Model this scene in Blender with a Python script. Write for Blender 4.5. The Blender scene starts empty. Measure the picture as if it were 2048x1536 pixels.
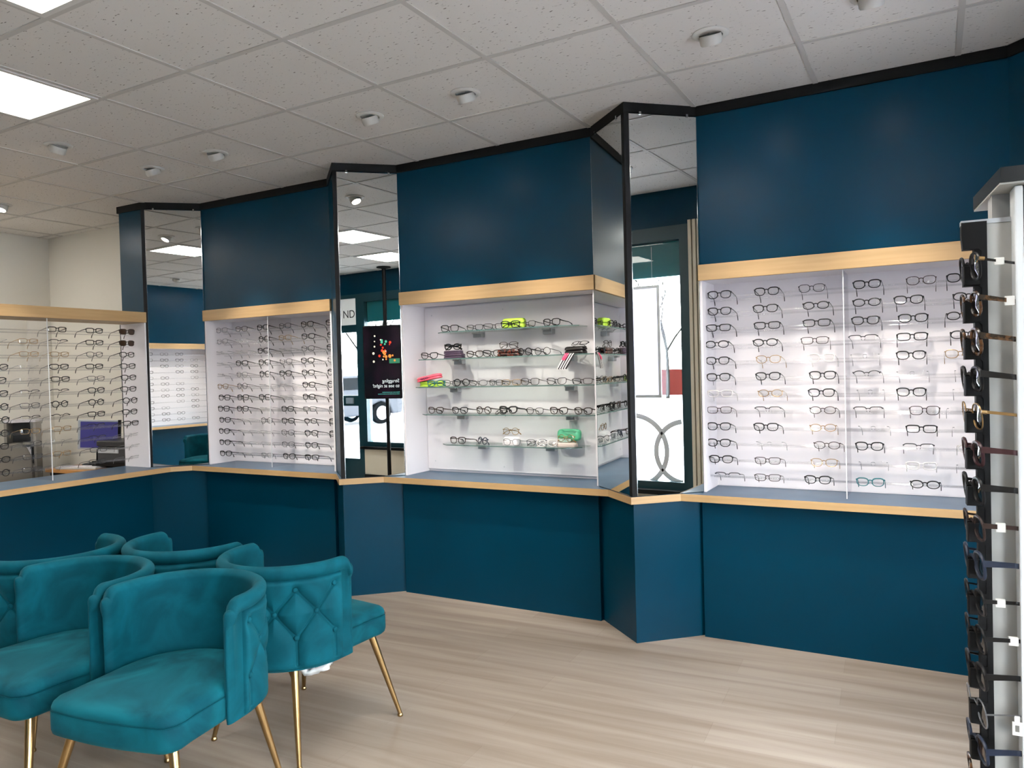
import bpy, bmesh, math, random
from mathutils import Vector, Matrix
random.seed(7)
PI = math.pi
S = bpy.context.scene
COL = S.collection
CEIL = 2.81

# ------------------------------------------------------------------ materials
def lin(c):
    f = lambda v: v / 12.92 if v <= .04045 else ((v + .055) / 1.055) ** 2.4
    return tuple(f(v / 255.) for v in c) + (1.,)

MATS = {}
def mat(name, rgb, rough=.5, metal=0., spec=.5, coat=0., sheen=0., sheen_tint=None, emit=None, estr=0.):
    if name in MATS: return MATS[name]
    m = bpy.data.materials.new(name); m.use_nodes = True
    b = m.node_tree.nodes['Principled BSDF']
    b.inputs['Base Color'].default_value = lin(rgb)
    b.inputs['Roughness'].default_value = rough
    b.inputs['Metallic'].default_value = metal
    b.inputs['Specular IOR Level'].default_value = spec
    b.inputs['Coat Weight'].default_value = coat
    b.inputs['Sheen Weight'].default_value = sheen
    if sheen_tint: b.inputs['Sheen Tint'].default_value = lin(sheen_tint)
    if emit:
        b.inputs['Emission Color'].default_value = lin(emit); b.inputs['Emission Strength'].default_value = estr
    MATS[name] = m
    return m

def N(m, typ, **kw):
    n = m.node_tree.nodes.new(typ)
    for k, v in kw.items(): setattr(n, k, v)
    return n
def L(m, a, b): m.node_tree.links.new(a, b)
def bsdf(m): return m.node_tree.nodes['Principled BSDF']

def add_noise_colour(m, c1, c2, scale=(8, 8, 8), detail=4, lo=.35, hi=.65, bump=0., bscale=None, rough=None):
    """object-space noise between two colours, with optional bump"""
    tc = N(m, 'ShaderNodeTexCoord'); mp = N(m, 'ShaderNodeMapping'); mp.inputs['Scale'].default_value = scale
    L(m, tc.outputs['Object'], mp.inputs['Vector'])
    nz = N(m, 'ShaderNodeTexNoise'); nz.inputs['Detail'].default_value = detail; nz.inputs['Scale'].default_value = 1.
    L(m, mp.outputs['Vector'], nz.inputs['Vector'])
    cr = N(m, 'ShaderNodeValToRGB')
    cr.color_ramp.elements[0].position = lo; cr.color_ramp.elements[1].position = hi
    cr.color_ramp.elements[0].color = lin(c1); cr.color_ramp.elements[1].color = lin(c2)
    L(m, nz.outputs['Fac'], cr.inputs['Fac']); L(m, cr.outputs['Color'], bsdf(m).inputs['Base Color'])
    if rough:
        mr = N(m, 'ShaderNodeMapRange'); mr.inputs['To Min'].default_value = rough[0]; mr.inputs['To Max'].default_value = rough[1]
        L(m, nz.outputs['Fac'], mr.inputs['Value']); L(m, mr.outputs['Result'], bsdf(m).inputs['Roughness'])
    if bump:
        n2 = N(m, 'ShaderNodeTexNoise'); n2.inputs['Scale'].default_value = bscale or 60.
        L(m, tc.outputs['Object'], n2.inputs['Vector'])
        bp = N(m, 'ShaderNodeBump'); bp.inputs['Strength'].default_value = bump; bp.inputs['Distance'].default_value = .002
        L(m, n2.outputs['Fac'], bp.inputs['Height']); L(m, bp.outputs['Normal'], bsdf(m).inputs['Normal'])
    return m

def see_through_mat(name, tint, refl, rough=.02, grgb=(255, 255, 255), k=.5):
    if name in MATS: return MATS[name]
    m = bpy.data.materials.new(name); m.use_nodes = True; nt = m.node_tree
    nt.nodes.remove(bsdf(m)); out = nt.nodes['Material Output']
    t = N(m, 'ShaderNodeBsdfTransparent'); t.inputs['Color'].default_value = lin(tint)
    g = N(m, 'ShaderNodeBsdfGlossy'); g.inputs['Roughness'].default_value = rough; g.inputs['Color'].default_value = lin(grgb)
    lw = N(m, 'ShaderNodeLayerWeight'); lw.inputs['Blend'].default_value = .25
    mr = N(m, 'ShaderNodeMapRange'); mr.inputs['To Min'].default_value = refl; mr.inputs['To Max'].default_value = min(1, refl + k)
    L(m, lw.outputs['Fresnel'], mr.inputs['Value'])
    mx = N(m, 'ShaderNodeMixShader')
    L(m, mr.outputs['Result'], mx.inputs['Fac']); L(m, t.outputs[0], mx.inputs[1]); L(m, g.outputs[0], mx.inputs[2])
    L(m, mx.outputs[0], out.inputs['Surface'])
    MATS[name] = m
    return m

# laminates and shell
BLUE = mat('petrol_laminate', (0, 49, 69), .28, spec=.13)
add_noise_colour(BLUE, (0, 47, 66), (0, 51, 72), (1.5, 1.5, 1.5), 3, bump=.06, bscale=220.)
BLACK = mat('black_trim', (6, 6, 7), .6, spec=.2)
DKGREY = mat('dark_grey', (45, 46, 48), .5)
WOOD = mat('maple_edge', (214, 176, 122), .45)
add_noise_colour(WOOD, (170, 138, 95), (181, 149, 106), (3, 3, 60), 4, .3, .7)
TOP = mat('blue_grey_worktop', (66, 92, 116), .32, spec=.5)
add_noise_colour(TOP, (62, 87, 110), (71, 98, 122), (6, 6, 6), 4)
WHITE = mat('white_board', (236, 232, 236), .42)
OFFWALL = mat('office_paint', (226, 222, 212), .8)
CREAM = mat('cream_paint', (226, 216, 196), .7)
MIRROR = mat('mirror_silver', (232, 236, 236), 0., metal=1.)
CHROME = mat('polished_edge', (200, 205, 208), .12, metal=1.)
ALU = mat('brushed_aluminium', (214, 218, 222), .35, metal=.6)
ACRYL = see_through_mat('clear_acrylic', (246, 246, 247), .08, .10, k=.3)
ACRYLP = see_through_mat('acrylic_plate', (248, 248, 249), .03, .04, k=.15)
ACEDGE = mat('acrylic_edge', (212, 214, 218), .3)
LENS = see_through_mat('spectacle_lens', (252, 252, 251), .04, .0)
DEMO = see_through_mat('demo_lens', (196, 198, 200), .22, .02)
SUNLENS = mat('brown_sun_lens', (58, 42, 30), .12)
SHELFG = see_through_mat('shelf_glass', (242, 246, 244), .05, .0, k=.35)
SHELFE = mat('shelf_glass_edge', (88, 112, 108), .15)
WINGLASS = see_through_mat('window_glass', (250, 252, 252), .03, .0)
GOLD = mat('brushed_gold', (172, 144, 100), .28, metal=1.)
VELVET = mat('teal_velvet', (0, 84, 98), .75, spec=.10, sheen=.06, sheen_tint=(110, 205, 215))
def velvet_nodes(m, c1=(0, 60, 72), c2=(2, 78, 92), sc=5., p=(.36, .70)):
    tc = N(m, 'ShaderNodeTexCoord')
    n1 = N(m, 'ShaderNodeTexNoise'); n1.inputs['Scale'].default_value = sc; n1.inputs['Detail'].default_value = 5.; n1.inputs['Distortion'].default_value = 1.4
    L(m, tc.outputs['Object'], n1.inputs['Vector'])
    cr = N(m, 'ShaderNodeValToRGB'); e = cr.color_ramp.elements
    e[0].position = p[0]; e[0].color = lin(c1); e[1].position = p[1]; e[1].color = lin(c2)
    L(m, n1.outputs['Fac'], cr.inputs['Fac']); L(m, cr.outputs['Color'], bsdf(m).inputs['Base Color'])
    n2 = N(m, 'ShaderNodeTexNoise'); n2.inputs['Scale'].default_value = 900.
    L(m, tc.outputs['Object'], n2.inputs['Vector'])
    bp = N(m, 'ShaderNodeBump'); bp.inputs['Strength'].default_value = .25; bp.inputs['Distance'].default_value = .0006
    L(m, n2.outputs['Fac'], bp.inputs['Height']); L(m, bp.outputs['Normal'], bsdf(m).inputs['Normal'])
velvet_nodes(VELVET)
NAP = mat('brushed_teal_velvet', (4, 84, 98), .75, spec=.10, sheen=.08, sheen_tint=(110, 205, 215))
velvet_nodes(NAP, (0, 54, 66), (6, 88, 100), 3.4, (.36, .66))

def ceiling_mat():
    m = mat('fissured_ceiling_tile', (224, 220, 214), .95, spec=.1)
    tc = N(m, 'ShaderNodeTexCoord')
    mp = N(m, 'ShaderNodeMapping'); mp.inputs['Scale'].default_value = (46, 120, 1); mp.inputs['Rotation'].default_value = (0, 0, .5)
    L(m, tc.outputs['Object'], mp.inputs['Vector'])
    nz = N(m, 'ShaderNodeTexNoise'); nz.inputs['Scale'].default_value = 1.; nz.inputs['Detail'].default_value = 2.
    L(m, mp.outputs['Vector'], nz.inputs['Vector'])
    cr = N(m, 'ShaderNodeValToRGB'); e = cr.color_ramp.elements
    e[0].position = .275; e[0].color = lin((138, 132, 124)); e[1].position = .34; e[1].color = (1, 1, 1, 1)
    L(m, nz.outputs['Fac'], cr.inputs['Fac'])
    n3 = N(m, 'ShaderNodeTexNoise'); n3.inputs['Scale'].default_value = 1.4
    L(m, tc.outputs['Object'], n3.inputs['Vector'])
    c3 = N(m, 'ShaderNodeValToRGB'); c3.color_ramp.elements[0].color = lin((221, 217, 211)); c3.color_ramp.elements[1].color = lin((228, 224, 219))
    L(m, n3.outputs['Fac'], c3.inputs['Fac'])
    mx = N(m, 'ShaderNodeMixRGB', blend_type='MULTIPLY'); mx.inputs['Fac'].default_value = 1.
    L(m, c3.outputs['Color'], mx.inputs['Color1']); L(m, cr.outputs['Color'], mx.inputs['Color2'])
    L(m, mx.outputs['Color'], bsdf(m).inputs['Base Color'])
    bp = N(m, 'ShaderNodeBump'); bp.inputs['Strength'].default_value = .3; bp.inputs['Distance'].default_value = .002
    L(m, cr.outputs['Color'], bp.inputs['Height']); L(m, bp.outputs['Normal'], bsdf(m).inputs['Normal'])
    return m
CEILM = ceiling_mat()
GRID = mat('ceiling_bar', (196, 192, 186), .6)

def floor_mat():
    m = mat('pale_oak_plank', (178, 162, 146), .42, spec=.4)
    tc = N(m, 'ShaderNodeTexCoord')
    mp = N(m, 'ShaderNodeMapping'); mp.inputs['Rotation'].default_value = (0, 0, -.05)
    L(m, tc.outputs['Object'], mp.inputs['Vector'])
    br = N(m, 'ShaderNodeTexBrick'); br.offset = .37
    br.inputs['Scale'].default_value = 1.; br.inputs['Brick Width'].default_value = 1.22; br.inputs['Row Height'].default_value = .18
    br.inputs['Mortar Size'].default_value = .0009; br.inputs['Mortar Smooth'].default_value = .3; br.inputs['Bias'].default_value = 0.
    br.inputs['Color1'].default_value = lin((156, 142, 128)); br.inputs['Color2'].default_value = lin((166, 153, 140)); br.inputs['Mortar'].default_value = lin((145, 131, 118))
    L(m, mp.outputs['Vector'], br.inputs['Vector'])
    g = N(m, 'ShaderNodeMapping'); g.inputs['Scale'].default_value = (.9, 15, 1)
    L(m, mp.outputs['Vector'], g.inputs['Vector'])
    nz = N(m, 'ShaderNodeTexNoise'); nz.inputs['Scale'].default_value = 1.; nz.inputs['Detail'].default_value = 6.; nz.inputs['Distortion'].default_value = .6
    L(m, g.outputs['Vector'], nz.inputs['Vector'])
    cr = N(m, 'ShaderNodeValToRGB'); e = cr.color_ramp.elements
    e[0].position = .32; e[0].color = lin((212, 205, 199)); e[1].position = .66; e[1].color = (1, 1, 1, 1)
    L(m, nz.outputs['Fac'], cr.inputs['Fac'])
    mx = N(m, 'ShaderNodeMixRGB', blend_type='MULTIPLY'); mx.inputs['Fac'].default_value = .9
    L(m, br.outputs['Color'], mx.inputs['Color1']); L(m, cr.outputs['Color'], mx.inputs['Color2'])
    L(m, mx.outputs['Color'], bsdf(m).inputs['Base Color'])
    bp = N(m, 'ShaderNodeBump'); bp.inputs['Strength'].default_value = .12; bp.inputs['Distance'].default_value = .002
    L(m, nz.outputs['Fac'], bp.inputs['Height']); L(m, bp.outputs['Normal'], bsdf(m).inputs['Normal'])
    return m
FLOORM = floor_mat()

def emit_mat(name, rgb, s):
    return mat(name, (0, 0, 0), .5, emit=rgb, estr=s)
PANEL_E = emit_mat('lit_diffuser', (255, 249, 240), 17.)
LAMP_E = emit_mat('lit_lamp', (255, 246, 232), 30.)

# ------------------------------------------------------------------ mesh helpers
class MB:
    def __init__(self): self.bm = bmesh.new()
    def face(self, pts):
        vs = [self.bm.verts.new(p) for p in pts]
        return self.bm.faces.new(vs)
    def box(self, x0, x1, y0, y1, z0, z1, bev=0., seg=2):
        vs = [self.bm.verts.new((x, y, z)) for x in (x0, x1) for y in (y0, y1) for z in (z0, z1)]
        idx = [(0, 1, 3, 2), (4, 6, 7, 5), (0, 4, 5, 1), (2, 3, 7, 6), (0, 2, 6, 4), (1, 5, 7, 3)]
        fs = [self.bm.faces.new([vs[i] for i in f]) for f in idx]
        if bev:
            es = list({e for f in fs for e in f.edges})
            bmesh.ops.bevel(self.bm, geom=es, offset=bev, segments=seg, affect='EDGES', profile=.5)
        return self
    def prism(self, poly, z0, z1):
        b = [self.bm.verts.new((x, y, z0)) for x, y in poly]
        t = [self.bm.verts.new((x, y, z1)) for x, y in poly]
        n = len(poly)
        self.bm.faces.new(b[::-1]); self.bm.faces.new(t)
        for i in range(n):
            j = (i + 1) % n
            self.bm.faces.new([b[i], b[j], t[j], t[i]])
        return self
    def extrude(self, pts, vec):
        vec = Vector(vec)
        b = [self.bm.verts.new(p) for p in pts]; t = [self.bm.verts.new(Vector(p) + vec) for p in pts]
        n = len(pts)
        self.bm.faces.new(b[::-1]); self.bm.faces.new(t)
        for i in range(n):
            j = (i + 1) % n
            self.bm.faces.new([b[i], b[j], t[j], t[i]])
        return self
    def tube(self, pts, r, n=6, closed=False, cap=True, flat=1.):
        pts = [Vector(p) for p in pts]; m = len(pts)
        rs = r if isinstance(r, (list, tuple)) else [r] * m
        rings = []; up = None
        for i, p in enumerate(pts):
            if closed: t = pts[(i + 1) % m] - pts[i - 1]
            else: t = pts[min(i + 1, m - 1)] - pts[max(i - 1, 0)]
            t.normalize()
            if up is None:
                up = Vector((0, 0, 1)) if abs(t.z) < .9 else Vector((0, 1, 0))
            a = up - t * up.dot(t)
            if a.length < 1e-5: a = Vector((1, 0, 0)) - t * t.x
            a.normalize(); b = t.cross(a); up = a
            rings.append([self.bm.verts.new(p + (a * math.cos(2 * PI * k / n) + b * math.sin(2 * PI * k / n) * flat) * rs[i]) for k in range(n)])
        for i in range(m if closed else m - 1):
            A, B = rings[i], rings[(i + 1) % m]
            for k in range(n):
                self.bm.faces.new([A[k], A[(k + 1) % n], B[(k + 1) % n], B[k]])
        if not closed and cap:
            self.bm.faces.new(rings[0][::-1]); self.bm.faces.new(rings[-1])
        return self
    def lathe(self, prof, n=24, c=(0, 0, 0), M=None):
        c = Vector(c); rings = []
        for r, z in prof:
            row = []
            for k in range(n if r > 1e-6 else 1):
                v = Vector((r * math.cos(2 * PI * k / n), r * math.sin(2 * PI * k / n), z))
                if M: v = M @ v
                row.append(self.bm.verts.new(v + c))
            rings.append(row)
        for A, B in zip(rings, rings[1:]):
            for k in range(n):
                k2 = (k + 1) % n
                q = [A[k % len(A)], A[k2 % len(A)], B[k2 % len(B)], B[k % len(B)]]
                u = []
                for v in q:
                    if v not in u: u.append(v)
                if len(u) > 2: self.bm.faces.new(u)
        return self
    def grid(self, rows, close_u=False):
        vs = [[self.bm.verts.new(p) for p in r] for r in rows]
        for A, B in zip(vs, vs[1:]):
            n = len(A)
            for k in range(n if close_u else n - 1):
                self.bm.faces.new([A[k], A[(k + 1) % n], B[(k + 1) % n], B[k]])
        return vs
    def build(self, name, material, parent=None, smooth=False, loc=None, rot=None, me_only=False):
        bmesh.ops.recalc_face_normals(self.bm, faces=self.bm.faces)
        me = bpy.data.meshes.new(name); self.bm.to_mesh(me); self.bm.free()
        for mm in (material if isinstance(material, (list, tuple)) else [material]): me.materials.append(mm)
        if smooth:
            for p in me.polygons: p.use_smooth = True
            try: me.set_sharp_from_angle(angle=math.radians(smooth if smooth is not True else 50))
            except Exception: pass
        if me_only: return me
        return link(name, me, parent, loc, rot)

def link(name, me, parent=None, loc=None, rot=None):
    o = bpy.data.objects.new(name, me); COL.objects.link(o)
    if parent: o.parent = parent
    if loc: o.location = loc
    if rot: o.rotation_euler = rot
    return o
def box(name, m, x0, x1, y0, y1, z0, z1, parent=None, bev=0.):
    return MB().box(x0, x1, y0, y1, z0, z1, bev).build(name, m, parent)
def tag(o, label, cat, group=None, kind=None):
    o['label'] = label; o['category'] = cat
    if group: o['group'] = group
    if kind: o['kind'] = kind
    return o
def thing(name, label, cat, loc=(0, 0, 0), rz=0., group=None):
    o = bpy.data.objects.new(name, None); COL.objects.link(o); o.empty_display_size = .05
    o.location = loc; o.rotation_euler = (0, 0, rz)
    return tag(o, label, cat, group)
def struct(o, label=None, cat=None):
    o['kind'] = 'structure'
    if label: o['label'] = label
    if cat: o['category'] = cat
    return o
def copy_tree(o, parent=None):
    c = o.copy(); COL.objects.link(c); c.parent = parent
    for ch in list(o.children): copy_tree(ch, c)
    return c
def text(name, s, size, m, parent, M, ext=.0008, align='LEFT'):
    cu = bpy.data.curves.new(name, 'FONT'); cu.body = s; cu.size = size; cu.extrude = ext; cu.align_x = align
    tmp = bpy.data.objects.new(name, cu); COL.objects.link(tmp); bpy.context.view_layer.update()
    me = bpy.data.meshes.new_from_object(tmp.evaluated_get(bpy.context.evaluated_depsgraph_get()))
    bpy.data.objects.remove(tmp); bpy.data.curves.remove(cu)
    me.materials.clear(); me.materials.append(m); me.name = name
    o = link(name, me, parent); o.matrix_local = M
    return o

# ------------------------------------------------------------------ camera
CAM = Vector((5.2817, -4.0523, CEIL - 1.36884))
yaw, pit, rol = -0.509843, -0.0175874, -0.026279
f = Vector((math.sin(yaw) * math.cos(pit), math.cos(yaw) * math.cos(pit), math.sin(pit)))
r0 = Vector((math.cos(yaw), -math.sin(yaw), 0)); u0 = r0.cross(f)
rr = r0 * math.cos(rol) + u0 * math.sin(rol); uu = -r0 * math.sin(rol) + u0 * math.cos(rol)
cd = bpy.data.cameras.new('camera'); cam = bpy.data.objects.new('camera', cd); COL.objects.link(cam)
cd.sensor_width = 36.; cd.lens = 1506.79 / 2048 * 36.; cd.clip_start = .02; cd.clip_end = 300
mw = Matrix((rr, uu, -f)).transposed().to_4x4(); mw.translation = CAM; cam.matrix_world = mw
S.camera = cam

# ------------------------------------------------------------------ setting
YW, YA, YB = -.06, -.335, .20        # wall plane, pier nose, back of the bays
XL, XR, YF = -2.05, 5.90, -5.12      # office wall, shopfront, front wall
BAYS = [(.307, 1.625), (2.226, 3.610), (4.203, 5.590)]
NOSE = [-.010, 1.925, 3.910, 5.885]
CT, CB = .768, .732                  # worktop top / underside
HB, HT = 1.895, 1.974                # wooden header

struct(box('floor', FLOORM, XL - .1, XR + .06, YF - .1, .35, -.08, 0.), 'pale oak plank floor of the shop', 'floor')
struct(box('ceiling', CEILM, XL - .1, XR + .1, YF - .1, .4, CEIL, CEIL + .05), 'suspended ceiling of fissured white tiles', 'ceiling')
g = MB(); w = .012; zt = CEIL - .004
for i in range(-3, 10): g.box(i * .6 - w, i * .6 + w, YF, .08, zt, CEIL)
for j in range(0, 9):
    for i in range(-4, 10):
        a, b = max(i * .6 + w, XL), min((i + 1) * .6 - w, XR)
        if b > a: g.box(a, b, -j * .6 - w, -j * .6 + w, zt, CEIL)
struct(g.build('trim_1', GRID), 'pale metal grid bars between the ceiling tiles', 'ceiling grid')

# back wall: panels above and below each bay, and the triangular mirrored piers
for k, (a, b) in enumerate(BAYS):
    where = ['behind the velvet chairs', 'of the glass shelf bay', 'beside the spectacle stand'][k]
    struct(box('wall_back', BLUE, a, b, YW, .3, HB + .013, CEIL), 'dark petrol blue wall panel above the display ' + where, 'wall')
    struct(box('wall_back', BLUE, a, b, YW - .03, .3, 0., CB), 'petrol blue panel under the worktop ' + where, 'wall')
    struct(box('wall_back', WHITE, a, b, YB + .005, .3, CB, HT - .03), 'white wall hidden behind the display ' + where, 'wall')
pier = [[(-.30, -.345), (-.01, -.345), (.307, YW), (.307, .3), (-.30, .3)],
        [(1.625, YW), (1.925, YA), (2.226, YW), (2.226, .3), (1.625, .3)],
        [(3.610, YW), (3.910, YA), (4.203, YW), (4.203, .3), (3.610, .3)],
        [(5.590, YW), (5.885, YA), (XR + .1, YA), (XR + .1, .3), (5.590, .3)]]
pl = ['petrol blue corner pier carrying the mirror beside the open display', 'petrol blue triangular pier between rod display and glass shelf bay',
      'petrol blue triangular pier between glass shelf bay and display beside stand', 'petrol blue angled pier behind the spectacle stand']
for k, p in enumerate(pier):
    struct(MB().prism(p, 0., CEIL).build('pillar', BLUE), pl[k], 'pillar')
# black strip under the ceiling along bays and piers
path = [(-.31, -.30), (-.31, -.357), (-.01, -.357), (.31, -.072), (1.622, -.072), (1.925, -.351), (2.228, -.072), (3.606, -.072), (3.910, -.351), (4.206, -.072), (5.586, -.072), (5.88, -.351)]
g = MB()
for (x0, y0), (x1, y1) in zip(path, path[1:]):
    d = Vector((x1 - x0, y1 - y0)).normalized(); nrm = Vector((-d.y, d.x)) * .016
    g.prism([(x0, y0), (x1, y1), (x1 + nrm.x, y1 + nrm.y), (x0 + nrm.x, y0 + nrm.y)], CEIL - .052, CEIL - .001)
struct(g.build('trim_2', BLACK), 'black strip where the blue walls meet the ceiling', 'trim')

# office behind the open display
struct(box('wall_back', OFFWALL, XL, -.30, .09, .2, 0, CEIL), 'white painted back wall of the office', 'wall')
struct(box('wall_left', OFFWALL, XL - .1, XL, YF, .2, 0, CEIL), 'white painted side wall of the office', 'wall')
# low wall under the open display
struct(box('wall_left', BLUE, -.30, 0., -2.75, -.347, 0, CB), 'petrol blue low wall under the open display', 'wall')
# front wall (behind the camera, seen in the corner mirror)
struct(box('wall_front', BLUE, XL, 1.9, YF - .1, YF, 0, CEIL), 'petrol blue wall opposite the display bays', 'wall')
struct(box('wall_front', BLUE, 3.95, XR, YF - .1, YF, 0, CEIL), 'petrol blue wall opposite, towards the shopfront', 'wall')
struct(box('wall_front', BLUE, 1.9, 3.95, YF - .1, YF, HB + .021, CEIL), 'petrol blue wall panel above the opposite display', 'wall')
struct(box('wall_front', BLUE, 1.9, 3.95, YF - .1, YF, 0, CB), 'petrol blue panel under the opposite display', 'wall')
struct(box('wall_front', WHITE, 1.9, 3.95, YF - .35, YF - .27, CB, HT - .03), 'white wall behind the opposite display', 'wall')
# shopfront: window y -3.94..-.80, door y -4.90..-4.02
WZ0, WZ1 = .48, 2.53
struct(box('wall_right', BLUE, XR, XR + .1, YF, YA, WZ1, CEIL), 'petrol blue header above the shopfront window', 'wall')
struct(box('wall_right', CREAM, XR, XR + .1, -3.94, -.725, .10, WZ0), 'cream dado below the shopfront windows', 'wall')
struct(box('wall_right', CREAM, XR, XR + .1, -2.98, -2.02, WZ0, WZ1), 'added cream wall between the two shopfront windows, narrowing the daylight', 'wall')  # unseen wall added to block daylight that would hit the bays head-on
struct(box('wall_right', BLUE, XR, XR + .1, -.725, YA, 0, WZ1), 'petrol blue wall between pier and shopfront window', 'wall')
struct(box('wall_right', BLUE, XR, XR + .1, YF, -4.90, 0, WZ1), 'petrol blue wall past the shop door', 'wall')
struct(box('baseboard_right', BLACK, XR - .012, XR + .1, -3.94, -.725, 0, .10), 'black skirting below the shopfront window', 'baseboard')
TEALP = mat('dark_teal_frame', (8, 52, 60), .4)
BLIND = mat('teal_fascia', (6, 120, 126), .5)
WINS = []
for k, (a, b) in enumerate(((-2.02, -.725), (-3.94, -2.98))):
    win = thing('window_%d' % (k + 1), ['dark framed shopfront window with ring graphic and poster board', 'dark framed shopfront window behind the screen pole'][k], 'window', (XR, 0, 0)); win['kind'] = 'structure'
    g = MB(); g.box(-.01, .10, a, a + .07, WZ0, WZ1); g.box(-.01, .10, b - .07, b, WZ0, WZ1)
    g.box(-.01, .10, a + .07, b - .07, WZ1 - .11, WZ1); g.box(-.01, .10, a + .07, b - .07, WZ0, WZ0 + .06)
    g.build('window_frame', TEALP, win)
    box('window_sill', BLACK, -.07, -.012, a - .02, b + .02, WZ0 - .035, WZ0, win)
    box('pane', WINGLASS, .045, .05, a + .07, b - .07, WZ0 + .06, WZ1 - .11, win)
    box('blind_pelmet', BLIND, .055, .09, a + .07, b - .07, 2.15, WZ1 - .11, win)
    WINS.append(win)
win = WINS[0]
LOGO = mat('frosted_logo', (214, 216, 218), .7)
for cy, rad in ((-1.235, .285), (-.80, .240)):   # two big rings of the window graphic, cut by the frame
    g = MB(); pts = [(0.04, cy + rad * math.cos(t * PI / 30), .77 + rad * math.sin(t * PI / 30)) for t in range(60)]
    keep = [p for p in pts if -1.93 < p[1] < -.815]
    if len(keep) == 60: g.tube(pts, .020, 6, True)
    else:
        i0 = next(i for i in range(60) if pts[i] in keep and pts[i - 1] not in keep)
        run = [pts[(i0 + k) % 60] for k in range(len(keep))]
        g.tube(run, .020, 6)
    for v in g.bm.verts: v.co.x = .043 + (v.co.x - .04) * .08
    g.build('window_graphic', LOGO, win, True)
trim = MB()
for y in (-.70, -.665, -.63): trim.box(XR - .045, XR - .0005, y - .012, y + .012, .2, 2.55)
struct(trim.build('trim_3', CREAM), 'cream vertical strips beside the shopfront window', 'trim')

door = thing('door_1', 'glazed shop door with dark rails and white transom sign', 'door', (XR, 0, 0)); door['kind'] = 'structure'
g = MB(); g.box(0, .08, -4.90, -4.82, 0, WZ1); g.box(0, .08, -4.03, -3.94, 0, WZ1)
g.box(0, .08, -4.82, -4.03, WZ1 - .05, WZ1); g.box(0, .08, -4.82, -4.03, 2.02, 2.12); g.box(.01, .07, -4.82, -4.03, .02, .30); g.box(.01, .07, -4.82, -4.03, 1.02, 1.16)
g.build('door_frame', TEALP, door)
box('pane', WINGLASS, .035, .041, -4.82, -4.03, .30, 1.02, door); box('pane', WINGLASS, .035, .041, -4.82, -4.03, 1.16, 2.02, door)
box('transom_sign', mat('sign_white', (226, 226, 224), .6, emit=(226, 226, 224), estr=.25), .03, .045, -4.82, -4.03, 2.12, WZ1 - .05, door)
box('push_plate', ALU, -.012, .01, -4.25, -4.12, 1.05, 1.13, door)
Mw = Matrix.Translation((.026, -4.06, 2.2)) @ Matrix(((0, 0, -1, 0), (-1, 0, 0, 0), (0, 1, 0, 0), (0, 0, 0, 1)))
SIGNT = mat('sign_lettering', (40, 42, 45), .6)
Min = Matrix(((0, 0, 1, 0), (1, 0, 0, 0), (0, 1, 0, 0), (0, 0, 0, 1)))   # reads from outside
text('lettering', 'ND', .15, SIGNT, door, Matrix.Translation((.028, -4.30, 2.22)) @ Min)
text('lettering', 'ging', .10, SIGNT, door, Matrix.Translation((.030, -4.30, 1.74)) @ Min)
text('lettering', 'rs', .10, SIGNT, door, Matrix.Translation((.030, -4.24, 1.62)) @ Min)

# ------------------------------------------------------------------ worktop
front = [(.145, -2.75), (.145, -.290), (.245, -.170), (1.722, -.170), (1.925, -.364), (2.130, -.170), (3.706, -.170), (3.910, -.364), (4.112, -.170), (5.684, -.170), (5.875, -.358)]
back = [(5.883, -.338), (5.585, YW), (5.585, YB), (4.208, YB), (4.208, YW), (3.910, -.338), (3.605, YW), (3.605, YB), (2.231, YB), (2.231, YW), (1.925, -.338), (1.620, YW), (1.620, YB), (.312, YB), (.312, YW), (-.008, -.349), (-.32, -.349), (-.32, -2.75)]
wt = thing('worktop', 'continuous blue grey worktop with maple front edge running under the displays', 'worktop', (0, 0, CB))
MB().prism(front + back, 0, CT - CB).build('top', TOP, wt)
g = MB()
off = []
for i, p in enumerate(front):
    ns = []
    for a, b in ((i - 1, i), (i, i + 1)):
        if a >= 0 and b < len(front):
            d = (Vector(front[b]) - Vector(front[a])).normalized(); ns.append(Vector((d.y, -d.x)))
    n = sum(ns, Vector((0, 0))).normalized(); n = n / max(.4, n.dot(ns[0]))
    off.append(Vector(p) + n * .004)
for i in range(len(front) - 1):
    g.prism([front[i], front[i + 1], tuple(off[i + 1]), tuple(off[i])], .0, CT - CB + .0015)
e = g.build('edging', WOOD, wt); e['label'] = 'pale maple edging strip'

# ------------------------------------------------------------------ mirrors on the piers
def mirror(name, p0, p1, z0, z1, label, edge=.004, inset=(.02, .006), holders=True, turn=0.):
    """flat mirror on a pier face from plan point p0 to p1"""
    a, b = Vector(p0), Vector(p1); d = (b - a).normalized(); n = Vector((d.y, -d.x))
    L_ = (b - a).length
    t = thing(name, label, 'mirror', (a.x, a.y, 0), math.atan2(d.y, d.x) + math.radians(turn), 'tall mirrors on the piers')
    box('glass', MIRROR, inset[0], L_ - inset[1], -.012, -.008, z0, z1, t)
    g = MB(); g.box(inset[0] - .002, L_ - inset[1] + .002, -.0085, -.002, z0 - .001, z1 + .002)
    g.build('backing', BLACK, t)
    g = MB(); g.box(L_ - inset[1], L_ - inset[1] + .003, -.0125, -.002, z0, z1); g.box(inset[0] - .003, inset[0], -.0125, -.002, z0, z1)
    g.build('edge_strip', CHROME, t)
    if holders:
        for x in (inset[0] + .06, L_ - inset[1] - .05): MB().box(x - .006, x + .006, -.016, -.002, z1 - .004, z1 + .012).build('clip', CHROME, t)
    return t
MZ0, MZ1 = CT + .004, CEIL - .058
mirror('wall_mirror', (-.01, -.345), (.307, YW), MZ0, MZ1, 'tall narrow mirror on the corner pier reflecting the opposite display', turn=.65)
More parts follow.
